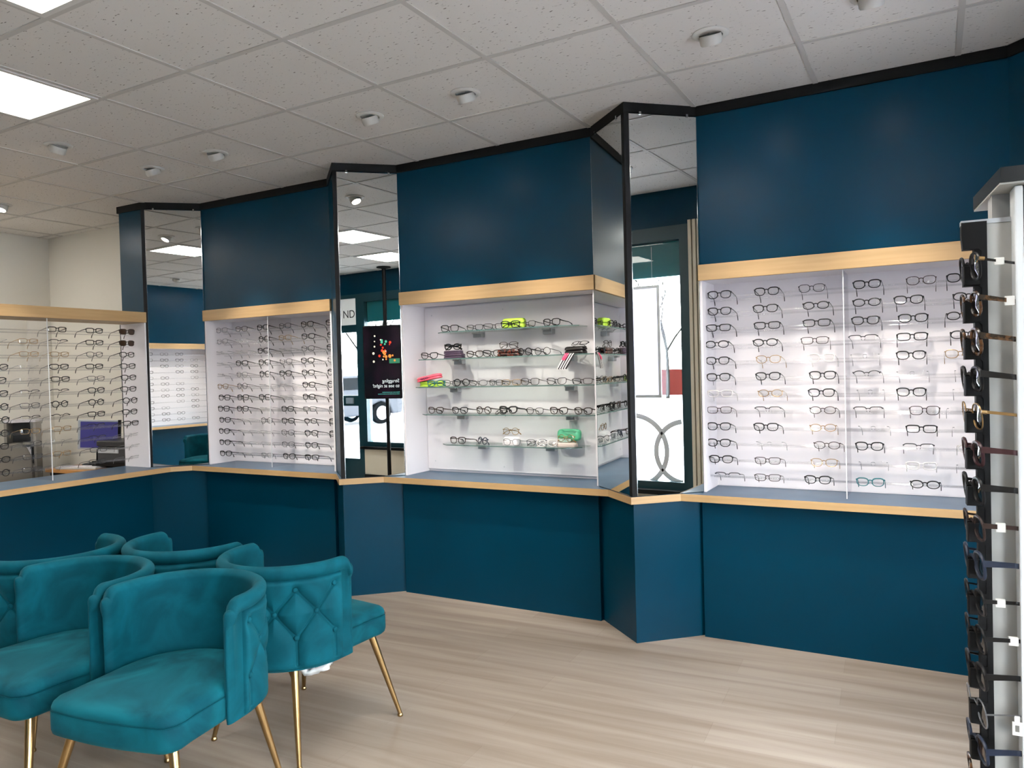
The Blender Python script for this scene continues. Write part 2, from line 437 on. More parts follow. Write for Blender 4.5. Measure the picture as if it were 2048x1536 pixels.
mirror('wall_mirror', (1.925, YA), (2.226, YW), MZ0, MZ1, 'tall narrow mirror reflecting the screen and the shop door', turn=.92)
mirror('wall_mirror', (3.910, YA), (4.203, YW), MZ0, MZ1, 'tall narrow mirror reflecting the bright shopfront window with ring graphic')
mirror('wall_mirror', (3.610, YW), (3.910, YA), MZ0, MZ1, 'tall mirror facing the glass shelves and doubling their glasses', inset=(.006, .02))
for k, nx in enumerate(NOSE[:3]):
    ny = -.345 if k == 0 else YA
    w2 = (.016, .018, .022)[k]
    struct(MB().prism([(nx - w2, ny + .006), (nx, ny - .014), (nx + w2, ny + .006)], CT + .001, CEIL - .05).build('trim_%d' % (4 + k), BLACK),
           ['black corner strip on the pier beside the open display', 'black corner strip beside the mirror showing the screen', 'black corner strip between the two mirrors'][k], 'trim')

# ------------------------------------------------------------------ display bays
ROWZ = [1.814 - .0876 * k for k in range(12)]
def rod_bay(a, b, label, divider, group=None):
    t = thing('display_bay', label, 'display', (a, 0, 0))
    W = b - a
    box('back_panel', WHITE, .002, W - .002, YB - .012, YB, CT + .001, HB, t)
    for x0, x1 in ((.003, .017), (W - .017, W - .003)): box('side_panel', WHITE, x0, x1, YW - .004, YB - .012, CT + .001, HB, t)
    box('top_panel', WHITE, .003, W - .003, YW, YB - .001, HB - .004, HB + .012, t)
    e = box('header', WOOD, .001, W - .001, YW - .022, YW - .0005, HB - .004, HT, t, .0015); e['label'] = 'pale maple header board'
    if divider:
        g = MB(); g.box(divider - a - .002, divider - a + .002, YW + .015, YB - .014, CT + .002, HB - .006); g.build('divider', ACRYLP, t)
        box('divider_edge', ACEDGE, divider - a - .0022, divider - a + .0022, YW + .011, YW + .0155, CT + .002, HB - .006, t)
    return t, W
def rods(t, W, x0=.018):
    for z in ROWZ:
        for y, dz in ((.030, -.006), (.105, -.020)):
            MB().tube([(x0, y, z + dz), (W - x0, y, z + dz)], .0048, 8).build('rod', ACRYL, t, True)
t, W = rod_bay(*BAYS[0], 'white back rod display with maple header behind the velvet chairs', .980); rods(t, W)
t, W = rod_bay(*BAYS[2], 'wide white rod display with maple header beside the spectacle stand', 4.905); rods(t, W)
t3, W = rod_bay(*BAYS[1], 'white display bay with five glass shelves and maple header', None)
box('shelf_backing', WHITE, .020, W - .022, .172, .187, .786, 1.882, t3, .0008)
for x, z in ((.08, .84), (.08, 1.83), (.62, .82), (.64, 1.84)):
    MB().lathe([(0, 0), (.004, 0), (.004, .002), (0, .003)], 10, (x, .1718, z), Matrix.Rotation(PI / 2, 3, 'X')).build('screw', ALU, t3)
SHELF = [(1.703, 2.455, 3.455), (1.531, 2.300, 3.600), (1.349, 2.262, 3.598), (1.170, 2.312, 3.598), (.976, 2.470, 3.455)]
STEEL = mat('satin_clip', (176, 178, 180), .35, metal=.7)
for k, (z, x0, x1) in enumerate(SHELF):
    c = .06 if k != 1 else .03
    poly = [(x0 + c, -.022), (x1 - c * 1.5, -.022), (x1, .05), (x1, .171), (x0, .171), (x0, .03)]
    poly = [(x - BAYS[1][0], y) for x, y in poly]
    s = MB().prism(poly, z - .006, z).build('glass_shelf', SHELFG, t3)
    g = MB()
    for i in (0, 1, 5):
        p, q = poly[i], poly[(i + 1) % 6]
        d = (Vector(q) - Vector(p)).normalized(); nn = Vector((d.y, -d.x)) * .0012
        g.prism([p, q, (q[0] + nn.x, q[1] + nn.y), (p[0] + nn.x, p[1] + nn.y)], z - .006, z)
    g.build('shelf_edge', SHELFE, s)
    for px in ((x0 + .24), (x1 - .25)):
        x = px - BAYS[1][0]
        MB().box(x - .032, x + .032, .125, .171, z - .040, z - .0065, .003).box(x - .026, x + .026, .10, .126, z - .016, z - .0068, .002).build('shelf_clip', STEEL, s)

# open display on the low wall towards the office
op = thing('open_display', 'open rod display with dark maple header standing in front of the office', 'display', (0, 0, 0))
box('end_board', WHITE, -.300, -.004, -.362, -.347, CT + .001, 1.884, op)
box('edge_post', DKGREY, -.312, -.300, -.362, -.347, CT + .001, 1.884, op)
e = box('header', WOOD, -.30, 0., -2.75, -.347, 1.886, 1.965, op, .0015); e['label'] = 'maple header board in shade'
for y in (-1.090, -1.86):
    box('divider', ACRYLP, -.26, -.012, y - .002, y + .002, CT + .002, 1.884, op)
    box('divider_edge', ACEDGE, -.0125, -.008, y - .0022, y + .0022, CT + .002, 1.884, op)
for z in ROWZ:
    for x, dz in ((-.135, -.006), (-.210, -.020)):
        MB().tube([(x, -2.74, z + dz), (x, -.364, z + dz)], .0045, 8).build('rod', ACRYL, op, True)

# opposite display (only in the corner mirror)
od = thing('display_bay', 'rod display with maple header on the opposite wall, seen in the corner mirror', 'display', (1.9, YF, 0))
box('back_panel', WHITE, 0.002, 2.048, -.25, -.235, CT, HB, od)
box('header', WOOD, 0, 2.05, .0005, .022, HB, HT, od); box('top_panel', WHITE, .003, 2.047, -.235, -.022, HB, HB + .02, od)
for x in (.003, 2.03): box('side_panel', WHITE, x, x + .016, -.235, 0, CT, HB, od)
e = box('ledge', TOP, 0, 2.05, -.235, .10, CB, CT, od); box('edging', WOOD, 0, 2.05, .10, .105, CB, CT, od)
for z in ROWZ: MB().tube([(.02, -.08, z - .006), (2.03, -.08, z - .006)], .005, 6).build('rod', ACRYL, od, True)

# ------------------------------------------------------------------ spectacles
FRAMEC = {'black': mat('frame_black', (12, 12, 14), .4, spec=.3), 'brown': mat('frame_brown', (44, 30, 26), .4, spec=.3), 'grey': mat('frame_grey', (44, 44, 48), .4, spec=.4),
          'silver': mat('frame_silver', (128, 130, 134), .3, metal=.7), 'gold': mat('frame_gold', (150, 120, 78), .3, metal=.7), 'clear': mat('frame_clear', (214, 210, 208), .2),
          'blue': mat('frame_blue', (22, 34, 54), .4), 'teal': mat('frame_teal', (22, 98, 104), .35), 'red': mat('frame_burgundy', (48, 14, 20), .4),
          'tortoise': mat('frame_tortoise', (88, 58, 34), .25), 'purple': mat('frame_purple', (60, 40, 66), .3), 'pink': mat('frame_pink', (178, 120, 120), .3)}
add_noise_colour(FRAMEC['tortoise'], (24, 16, 12), (92, 62, 38), (90, 90, 90), 3, .42, .6)
SHAPES = {  # half width, half height, exponent, outer lift, taper
    'oval': (.0255, .0175, 2.2, .0, .0), 'round': (.0235, .0215, 2.0, .0, .0), 'rectangular': (.0270, .0170, 3.6, .0, .08),
    'square': (.0260, .0200, 3.2, .0, .10), 'soft': (.0255, .0190, 2.6, .002, .10), 'cat-eye': (.0265, .0195, 2.5, .006, .16)}
def outline(shape, sx, n=30):
    a, b, e, lift, tap = SHAPES[shape]; pts = []
    for k in range(n):
        t = 2 * PI * k / n; c, s = math.cos(t), math.sin(t)
        x = a * math.copysign(abs(c) ** (2 / e), c); z = b * math.copysign(abs(s) ** (2 / e), s)
        x *= 1 + tap * (z / b) * (.9 if x > 0 else .5)
        if z > 0 and x > 0: z += lift * (x / a) ** 2 * (z / b)
        pts.append((sx * (x + a + .0085), z))
    return pts
GC = {}
RIMR = {'thick': .0024, 'thin': .0018, 'half': .0019, 'rimless': .0, 'bold': .0038}
def curve_y(x): return x * x * 1.6
def glasses_meshes(shape, rim, colour, mode, sun=False):
    key = (shape, rim, colour, mode, sun)
    if key in GC: return GC[key]
    a, b = SHAPES[shape][:2]; r = RIMR[rim]; m = FRAMEC[colour]
    g = MB()
    for sx in (-1, 1):
        o = outline(shape, sx)
        P = [(x, curve_y(x), z) for x, z in o]
        if rim in ('thick', 'thin', 'bold'):
            rs = [r * (1.35 if rim != 'thin' and z > b * .2 else 1.) for x, z in o]
            g.tube(P, rs, 6, True)
        elif rim == 'half':
            g.tube([p for p in P if p[2] > -b * .25][::1] if sx > 0 else [p for p in P if p[2] > -b * .25], r, 5) if False else None
            top = sorted([p for p in P if p[2] > b * .1], key=lambda p: p[0])
            g.tube(top, r * 1.3, 6)
        ox = sx * (2 * a + .0085)
        g.box(min(ox - sx * .002, ox + sx * .0045), max(ox - sx * .002, ox + sx * .0045), curve_y(ox) - .001, curve_y(ox) + .004, b * .45, b * .45 + max(.003, r * 2.6))
    rb = max(r, .0011)
    zb = b * .35
    g.tube([(-.0095, 0, zb), (-.0045, -.001, zb + .0035), (.0045, -.001, zb + .0035), (.0095, 0, zb)], rb * 1.15, 6)
    for sx in (-1, 1): g.tube([(sx * .009, .001, -b * .05), (sx * .007, .006, -b * .15), (sx * .0065, .007, -b * .5)], .0011, 5)
    fr = g.build('frame', m, smooth=True, me_only=True)
    lm = []
    for sx in (-1, 1):
        g = MB(); o = outline(shape, sx); cx = sum(p[0] for p in o) / len(o)
        inner = [(cx + (x - cx) * .5, z * .5) for x, z in o]
        R = [[(x, curve_y(x), z) for x, z in o], [(x, curve_y(x) - .0008, z) for x, z in inner]]
        vs = g.grid(R, True); g.bm.faces.new(vs[1])
        lm.append(g.build('lens', SUNLENS if sun else LENS, smooth=True, me_only=True))
    tm = []
    th = {'thick': .0022, 'bold': .0036, 'thin': .0015, 'half': .0015, 'rimless': .0012}[rim]
    for sx in (-1, 1):
        g = MB(); ox = sx * (2 * a + .012); oy = curve_y(ox); zh = b * .45 + .002
        if mode == 'rod': pts = [(ox, oy, zh), (ox, .05, .004), (ox * .99, .105, -.006), (ox * .98, .122, -.012), (ox * .97, .136, -.030), (ox * .965, .142, -.046)]
        elif mode == 'shelf':
            zl = -b - r
            pts = [(ox, oy, zh), (ox * 1.01, .05, zh - .006), (ox * 1.0, .095, zh - .011), (ox * .97, .112, zh - .016), (ox * .93, .128, (zh + zl) / 2 - .004), (ox * .90, .136, zl + .0015)]
        elif mode == 'fold':
            yy = .010 if sx > 0 else .014
            pts = [(ox, oy, zh), (ox, yy, zh - .001), (ox - sx * .05, yy + .003, zh - .006), (ox - sx * .098, yy + .004, zh - .012), (ox - sx * .118, yy + .004, zh - .026), (ox - sx * .124, yy + .004, -b + .001)]
        n = len(pts)
        rs = [th * 1.5, th * 1.25, th, th * 1.1, th * 1.3 + .0014, th * 1.1 + .0014]
        g.tube(pts, rs, 6, flat=.55)
        tm.append(g.build('temple', m, smooth=True, me_only=True))
    GC[key] = (fr, lm, tm, b + r)
    return GC[key]
used_labels = set()
def glasses(loc, rz, shape, rim, colour, label, group, mode='rod', tilt=0., sun=False, parts=True, name='glasses'):
    fr, lm, tm, low = glasses_meshes(shape, rim, colour, mode, sun)
    t = thing(name, label, 'sunglasses' if sun else 'glasses', loc, rz, group)
    if tilt: t.rotation_euler = (tilt, 0, rz)
    if sun: t.name = 'sunglasses'
    link('frame', fr, t)
    for x in lm: link('lens', x, t)
    for x in tm: link('temple', x, t)
    return t
ORD = ['first', 'second', 'third', 'fourth', 'fifth', 'sixth', 'seventh', 'eighth', 'ninth', 'tenth', 'eleventh', 'lowest']
RODN = ['topmost', 'second', 'third', 'fourth', 'fifth', 'sixth', 'seventh', 'eighth', 'ninth', 'tenth', 'eleventh', 'lowest']
RIMW = {'thick': '', 'thin': 'thin ', 'half': 'half-rim ', 'rimless': 'rimless ', 'bold': 'bold '}
CODE = {}
def decode(s, i):
    """one letter of rim and colour, one of shape"""
    rim, col = {'d': ('thick', 'black'), 'b': ('bold', 'black'), 'n': ('thick', 'brown'), 'm': ('thin', 'grey'), 't': ('thin', 'brown'), 'k': ('thin', 'black'), 'l': ('rimless', 'silver'), 'g': ('thin', 'gold'),
                'c': ('thick', 'clear'), 's': ('thin', 'silver'), 'h': ('half', 'grey'), 'H': ('half', 'black'), 'T': ('thick', 'teal'), 'p': ('thick', 'pink'), 'w': ('thick', 'blue')}[s[0]]
    sh = {'o': 'oval', 'r': 'round', 'q': 'square', 'e': 'rectangular', 's': 'soft', 'y': 'cat-eye'}[s[1]]
    return sh, rim, col
# rows of the display beside the stand: (x, code)
X4 = [[4.296, 4.538, 4.756, 5.007, 5.239, 5.405], [4.294, 4.530, 4.774, 5.005, 5.185, 5.429], [4.287, 4.537, 4.776, 4.998, 5.203, 5.402], [4.278, 4.526, 4.766, 4.986, 5.198, 5.416],
      [4.279, 4.540, 4.795, 4.993, 5.191, 5.393], [4.282, 4.536, 4.799, 4.999, 5.195, 5.435], [4.289, 4.546, 4.792, 5.014, 5.190, 5.427], [4.283, 4.532, 4.797, 5.003, 5.244, 5.404],
      [4.279, 4.521, 4.797, 5.024, 5.230, 5.425], [4.277, 4.537, 4.813, 5.006, 5.217, 5.438], [4.287, 4.526, 4.799, 5.021, 5.227, 5.437], [4.319, 4.524, 4.767, 5.007, 5.241, None]]
K4 = ['ds ds ms ds ts ds', 'ds ds do do ds do', 'de de de ds ds do', 'do do te he de do', 'ds gs cs lo ds gs', 'ds ds ds ho le le', 'ce go ds lr ds le', 'te he to ht tq le', 'ds ds go le de le', 'ds le to ds he co', 'ds te gs lo ce le', 'he te ds Ts do --']
K2 = ['ss ms ds ms ds ds', 'ss le dr gs ds ds', 'le le ds ls ms ds', 'ls ds ds ms ds ms', 'le ss dr ds ds dr', 'gs mr le le ds dr', 'dq dq dq le ds do', 'dq ds le ds me ds', 'ds le mr ds do ds', 'ds le le ms ds ds', 'ds le ls ms ds --', 'ds le se ds de --']
X2 = [.43, .645, .888, 1.110, 1.335, 1.580]
KP = ['ds de de -- --', 'ds de he ge le', 'ds ms ge ge --', 'ds de de le ds', 'ds me de le ds', 'ds ds he he ds', 'dr dr dr me dr', 'ds de ho he dr', 'de he ge ge dr', 'ls he le me ds', 'ls me ge me ds', 'ls me le me dr']
YP = [-.440, -.705, -.965, -1.170, -1.370]
def describe(sh, rim, col): return RIMW[rim] + col + ' ' + sh.replace('soft', 'soft-square')
def put_rod(bay, K, xs, place, tail, colword, group):
    for r, row in enumerate(K):
        for c, s in enumerate(row.split()):
            if s == '--': continue
            s = s.replace('ht', 'he').replace('ls', 'lo')
            sh, rim, col = decode(s, r)
            x = xs[r][c] if isinstance(xs[0], list) else xs[c]
            if x is None: continue
            x += 0 if isinstance(xs[0], list) else random.uniform(-.008, .008)
            sun = bay == 'P' and c == 0 and r < 2
            if sun: sh, rim, col = 'square', 'thick', 'brown'
            what = 'brown sunglasses' if sun else describe(sh, rim, col) + ' glasses'
            lab = '%s, %s rod, %s %s, %s' % (what, RODN[r], ORD[c], colword, tail)
            loc, rz = place(x, ROWZ[r])
            glasses(loc, rz + random.uniform(-.05, .05), sh, rim, col, lab, group, sun=sun)
put_rod('4', K4, X4, lambda x, z: ((x, -.01, z + .002), 0.), 'display beside stand', 'from mirror', 'glasses on rods of the display beside the stand')
put_rod('2', K2, X2, lambda x, z: ((x, -.01, z + .002), 0.), 'display behind velvet chairs', 'from white side panel', 'glasses on rods of the display behind the chairs')
put_rod('P', KP, YP, lambda y, z: ((-.10, y, z + .002), PI / 2), 'open display before office', 'from end board', 'glasses on rods of the open display')
for r in range(12):
    for c in range(6):
        if (r * 7 + c * 3) % 5 == 0: continue
        fr = glasses_meshes('soft', 'thick' if (r + c) % 3 else 'thin', 'black' if (r + c) % 2 else 'grey', 'rod')
        o = link('glasses', fr[0], None, (2.35 + c * .24, YF - .05, ROWZ[r] + .002), (0, 0, PI))
        tag(o, 'small dark glasses on the opposite wall display, seen only in corner mirror', 'glasses', 'glasses on the opposite display')

# glasses and cases on the glass shelves: (x, shape, rim, colour, label, extra)
S1, S2, S3, S4, S5 = [s[0] for s in SHELF]
def on_shelf(x, z, code, label, rz=0., y=.03, mode='shelf', dz=0., tilt=0.):
    sh, rim, col = decode(code, 0)
    low = SHAPES[sh][1] + RIMR[rim] * 1.3
    return glasses((x, y, z + low + .0005 + dz), rz, sh, rim, col, label, 'glasses on the glass shelves', mode, tilt)
on_shelf(2.545, S1, 'dq', 'black square glasses at the open end of the top glass shelf', .15)
on_shelf(2.735, S1, 'ke', 'thin black rectangular glasses beside the dark square pair on top glass shelf', -.1)
on_shelf(2.880, S1, 'ke', 'thin black glasses tucked against the lime case on the top glass shelf', .5)
on_shelf(3.020, S1, 'dq', 'black glasses leaning in front of the lime case on top shelf', .1, -.012, 'fold')
on_shelf(3.115, S1, 'ks', 'thin black glasses between lime case and large square pair', -.25, .035)
on_shelf(3.285, S1, 'dq', 'large black square glasses nearest the mirror on the top glass shelf', -.2, .02)
on_shelf(2.377, S2, 'dy', 'black glasses at the white side panel on the second glass shelf', .05)
on_shelf(2.551, S2, 'bo', 'dark oval glasses propped on the purple spectacle case', .05, .05, 'fold', .053)
on_shelf(2.731, S2, 'ns', 'dark brown glasses between the two cases on the second shelf', .0)
on_shelf(2.862, S2, 'dy', 'black cat-eye glasses tucked beside the tortoise case', .2, .03)
on_shelf(2.975, S2, 'tq', 'thin brown glasses folded on top of the tortoise case', .1, .04, 'fold', .047)
on_shelf(3.092, S2, 'dr', 'round black glasses touching the tortoise case', -.25, .03)
on_shelf(3.215, S2, 'kr', 'round thin black glasses alone on the second glass shelf', -.1, .03)
on_shelf(3.450, S2, 'ke', 'thin dark glasses lying on the black case with striped cloth', -.35, .055, 'fold', .046, -.9)
on_shelf(2.452, S3, 'Ts', 'teal framed glasses standing in front of the lime case on third shelf', .2, -.008, 'fold')
on_shelf(2.535, S3, 'ms', 'thin grey glasses just behind the teal pair on the third shelf', .1, .05)
on_shelf(2.632, S3, 'dr', 'round dark glasses on the third glass shelf', .05, .02)
on_shelf(2.752, S3, 'mo', 'thin grey oval glasses beside the round dark pair, third shelf', .25, .03)
on_shelf(2.880, S3, 'ke', 'thin black rectangular glasses turned aside in the middle of third shelf', -.35, .03)
on_shelf(2.985, S3, 'ge', 'thin gold glasses in the middle of the third glass shelf', .2, .045)
on_shelf(3.124, S3, 'kq', 'thin black square glasses third from the mirror, third glass shelf', 0.)
on_shelf(3.305, S3, 'ky', 'thin black glasses second from the mirror, third glass shelf', .05)
on_shelf(3.473, S3, 'te', 'thin brown glasses nearest the mirror on the third glass shelf', .02)
on_shelf(2.416, S4, 'ny', 'brown cat-eye glasses nearest the side panel on the fourth shelf', -.1)
on_shelf(2.605, S4, 'dy', 'black cat-eye glasses second from the side panel, fourth shelf', -.1)
on_shelf(2.787, S4, 'nr', 'round brown glasses third from the side panel, fourth shelf', -.1)
on_shelf(2.900, S4, 'ko', 'thin black glasses lying under the bold pair on fourth shelf', -.5, .05, 'fold', -.006, -.8)
on_shelf(2.971, S4, 'by', 'bold black cat-eye glasses in the middle of the fourth shelf', -.05, .02, 'shelf', .004)
on_shelf(3.152, S4, 'ks', 'thin black glasses third from the mirror on the fourth shelf', -.1)
on_shelf(3.314, S4, 'ny', 'dark glasses second from the mirror on the fourth glass shelf', -.15)
on_shelf(3.474, S4, 'ns', 'dark brown soft square glasses nearest the mirror, fourth shelf', -.15)
on_shelf(2.583, S5, 'nq', 'brown square glasses at the open end of the lowest glass shelf', -.1)
on_shelf(2.770, S5, 'wr', 'round dark blue glasses on the lowest glass shelf', -.5, .03, 'fold', 0., -.25)
on_shelf(2.947, S5, 'gr', 'thin gold round glasses standing on the white riser', .0, .09, 'fold', .058)
on_shelf(2.995, S5, 'sy', 'clear silver glasses in front of the white riser', -.1, .01)
on_shelf(3.160, S5, 'ms', 'thin grey glasses folded beside the mint green case', .35, .03, 'fold')
on_shelf(3.245, S5, 'cs', 'clear framed glasses touching the mint green case', .35, .0, 'fold', 0., -.3)
on_shelf(3.345, S5, 'gr', 'gold round glasses resting inside the open mint case', -.1, .055, 'fold', .026, -.3)

# spectacle cases
LIME = mat('lime_case', (176, 214, 62), .45); PINKC = mat('pink_case', (232, 92, 112), .45); MINT = mat('mint_case', (92, 190, 146), .4); PURP = mat('purple_case', (70, 54, 74), .3)
TORT = mat('tortoise_case', (44, 24, 20), .25); add_noise_colour(TORT, (20, 12, 12), (92, 44, 32), (70, 70, 70), 3, .45, .62)
INKD = mat('case_ink', (36, 44, 30), .5); INKP = mat('case_ink_purple', (92, 30, 70), .5)
def pill(t, name, m, L_, D, H, z0=0., tap=.8):
    """rounded clamshell half"""
    g = MB(); rows = []
    for k in range(7):
        v = k / 6; s = 1 - (1 - tap) * v ** 2.5; inset = .006 * (1 - math.sqrt(max(0, 1 - (v) ** 4)))
        row = []
        for i in range(36):
            a = 2 * PI * i / 36; c, q = math.cos(a), math.sin(a)
            row.append(((L_ / 2 * s - inset) * math.copysign(abs(c) ** .42, c), (D / 2 * s - inset) * math.copysign(abs(q) ** .55, q), z0 + H * v))
        rows.append(row)
    vs = g.grid(rows, True); g.bm.faces.new(vs[-1]); g.bm.faces.new(vs[0][::-1])
    return g.build(name, m, t, 40)
def case(x, y, z, m, L_, D, H, label, rz=0., rx=0., ry=0.):
    t = thing('spectacle_case', label, 'case', (x, y, z), rz, 'spectacle cases on the glass shelves'); t.rotation_euler = (rx, ry, rz)
    lo = pill(t, 'base', m, L_, D, H * .5, 0., .97); up = pill(t, 'lid', m, L_, D, H * .48, H * .52, .9)
    box('hinge', DKGREY, -L_ * .3, L_ * .3, D * .42, D * .46, H * .47, H * .55, t)
    return t
XY = Matrix(((1, 0, 0, 0), (0, 0, -1, 0), (0, 1, 0, 0), (0, 0, 0, 1)))   # text standing on the -Y side
t = case(3.012, .055, S1 + .001, LIME, .158, .062, .062, 'lime green spectacle case with dark scribbled writing on the top shelf')
text('lettering', 'YAY', .034, INKD, t, Matrix.Translation((-.035, -.0315, .016)) @ XY)
t = case(2.565, .05, S2 + .001, PURP, .150, .062, .030, 'glossy purple spectacle case, lower of two, under the oval glasses')
t = case(2.555, .055, S2 + .0325, PURP, .138, .056, .019, 'slim purple spectacle case, upper of two, under the oval glasses')
t = case(2.972, .06, S2 + .001, TORT, .165, .064, .045, 'dark red tortoise spectacle case on the second glass shelf')
t = case(3.425, .06, S2 + .001, mat('black_case', (26, 24, 24), .25), .145, .062, .044, 'black spectacle case nearest the mirror with striped cloth below it', -.2)
t = case(2.380, .06, S3 + .001, LIME, .19, .066, .038, 'lime green spectacle case at the side panel under the pink case')
t = case(2.368, .045, S3 + .046, PINKC, .185, .060, .030, 'pink spectacle case with scribbled word lying tilted on a lime case', .05, 0., -.17)
text('lettering', 'woo..', .034, INKP, t, Matrix.Translation((-.055, -.0305, .006)) @ XY)
t = thing('spectacle_case', 'open mint green spectacle case with raised lid on the lowest shelf', 'case', (3.335, .065, S5 + .001), 0., 'spectacle cases on the glass shelves')
pill(t, 'base', mat('case_lining', (200, 186, 178), .6), .158, .070, .022, 0., .98)
lid = pill(t, 'lid', MINT, .158, .075, .026, 0., .86); lid.rotation_euler = (-PI / 2 - .25, 0, 0); lid.location = (0, .070, .062); lid['label'] = 'mint green lid standing open'
lid.rotation_euler = (PI / 2 - .2, 0, 0)
box('cleaning_cloth', mat('pale_cloth', (196, 226, 216), .8), -.045, .030, .012, .016, .024, .046, t)
rs_ = thing('riser', 'white display riser block on the lowest glass shelf', 'riser', (2.955, .09, S5 + .0005))
pill(rs_, 'block', WHITE, .115, .075, .050, 0., .82)
cl = thing('cleaning_cloth', 'black and white striped cloth with pink patch hanging from the second shelf', 'cloth', (3.428, -.026, S2 + .002))
g = MB()
def ribbon(g, x0, x1, off):
    pts = [(0, .05, .001), (0, .02, .0015), (0, .0, .0012), (-.004, -.006, -.006), (-.030, -.009, -.045), (-.058, -.008, -.088)]
    A = [(p[0] + x0, p[1] + off, p[2]) for p in pts]; B = [(p[0] + x1, p[1] + off, p[2] - (.004 if i > 3 else 0)) for i, p in enumerate(pts)]
    g.grid([A, B])
STR_B = mat('cloth_black', (30, 28, 32), .8); STR_W = mat('cloth_white', (232, 228, 228), .8); STR_P = mat('cloth_pink', (226, 70, 110), .8)
gb, gw = MB(), MB()
for k in range(8): ribbon(gb if k % 2 else gw, -.030 + k * .008, -.030 + (k + 1) * .008, -.0005 * k)
def thick(o, t=.0012):
    md = o.modifiers.new('thickness', 'SOLIDIFY'); md.thickness = t
    return o
thick(gb.build('black_stripes', STR_B, cl)); thick(gw.build('white_stripes', STR_W, cl))
gp = MB(); gp.grid([[(-.034, -.0015, .0025), (-.046, -.0125, -.022), (-.052, -.0135, -.036)], [(-.008, -.0035, .0025), (-.018, -.014, -.022), (-.030, -.0135, -.038)]])
thick(gp.build('pink_patch', STR_P, cl))

# ------------------------------------------------------------------ rotating spectacle stand in the foreground
st = thing('spectacle_stand', 'tall rotating spectacle stand with black notched rail and white side panel', 'display stand', (5.352, -2.47, 0), .07)
PANELM = mat('stand_panel', (178, 177, 172), .5)
box('side_panel', PANELM, .014, .058, .0, .012, .42, 1.680, st, .001)
FZ = [1.602 - .0655 * k for k in range(18)]
pts = [(-.022, 1.682), (.016, 1.682), (.016, .40), (-.022, .40)]
prof = [(.016, 1.684), (-.023, 1.684), (-.023, 1.662)]
for z in FZ:      # stepped notches of the rail
    prof += [(.004, z + .056), (.008, z + .052), (.008, z + .014), (-.021, z + .012), (-.021, z - .004)] if False else [(-.021, z + .034), (.003, z + .034), (.007, z + .030), (.007, z + .008), (-.021, z + .006)]
prof += [(-.021, .42), (.016, .42)]
g = MB(); g.extrude([(x, -.006, z) for x, z in prof], (0, .022, 0)); r_ = g.build('notched_rail', BLACK, st); r_['label'] = 'black notched rail'
box('rail_backing', BLACK, -.004, .016, -.004, .020, .42, 1.684, st)
box('corner_post', mat('stand_white_post', (236, 240, 242), .4), .053, .066, -.035, .012, .35, 1.735, st, .003)
box('dark_panel', mat('stand_dark_panel', (16, 20, 32), .3), .0665, .30, -.030, .16, .35, 1.735, st)
box('panel_strip', mat('stand_blue_strip', (92, 128, 160), .3), .075, .30, -.034, -.0302, 1.19, 1.61, st)
box('top_rail', ALU, -.023, .0525, -.001, .020, 1.680, 1.688, st)
box('inner_column', mat('stand_column', (190, 190, 188), .5), .030, .066, .04, .09, 1.60, 1.736, st)
g = MB(); g.prism([(.030, -.050), (.30, -.050), (.30, .20), (.020, .20)], 1.736, 1.739); g.build('canopy_underside', PANELM, st)
g = MB(); g.prism([(.031, -.052), (.30, -.052), (.30, .20), (.019, .20)], 1.7392, 1.765); g.build('canopy', mat('stand_dark_top', (8, 11, 13), .4), st)
box('base', DKGREY, -.10, .42, -.18, .35, 0., .03, st, .004); MB().tube([(.15, .08, .03), (.15, .08, .45)], .03, 16).build('pole', ALU, st, True)
cols = ['black', 'tortoise', 'tortoise', 'black', 'gold', 'red', 'black', 'brown', 'blue', 'black', 'black', 'black', 'silver', 'blue', 'tortoise', 'black']
desc = ['gold hinged black', 'tortoiseshell, tagged,', 'wide tortoiseshell', 'plain black', 'pale gold', 'burgundy', 'wide black', 'dark brown, tagged,', 'blue, broad-armed,', 'black, white-tagged,', 'black, tagged near the tip,', 'black untagged', 'thin silver', 'navy', 'dark tortoiseshell, tagged,', 'lowest dark']
armw = [.0022, .004, .0048, .0052, .0026, .0048, .0055, .0040, .0050, .0032, .0036, .0050, .0012, .0052, .0036, .004]
tags = {0: .028, 1: .044, 7: .024, 9: .022, 10: .042, 12: .046, 14: .030}
TAGM = mat('price_tag', (232, 230, 224), .6)
TAGI = mat('tag_print', (120, 118, 112), .6)
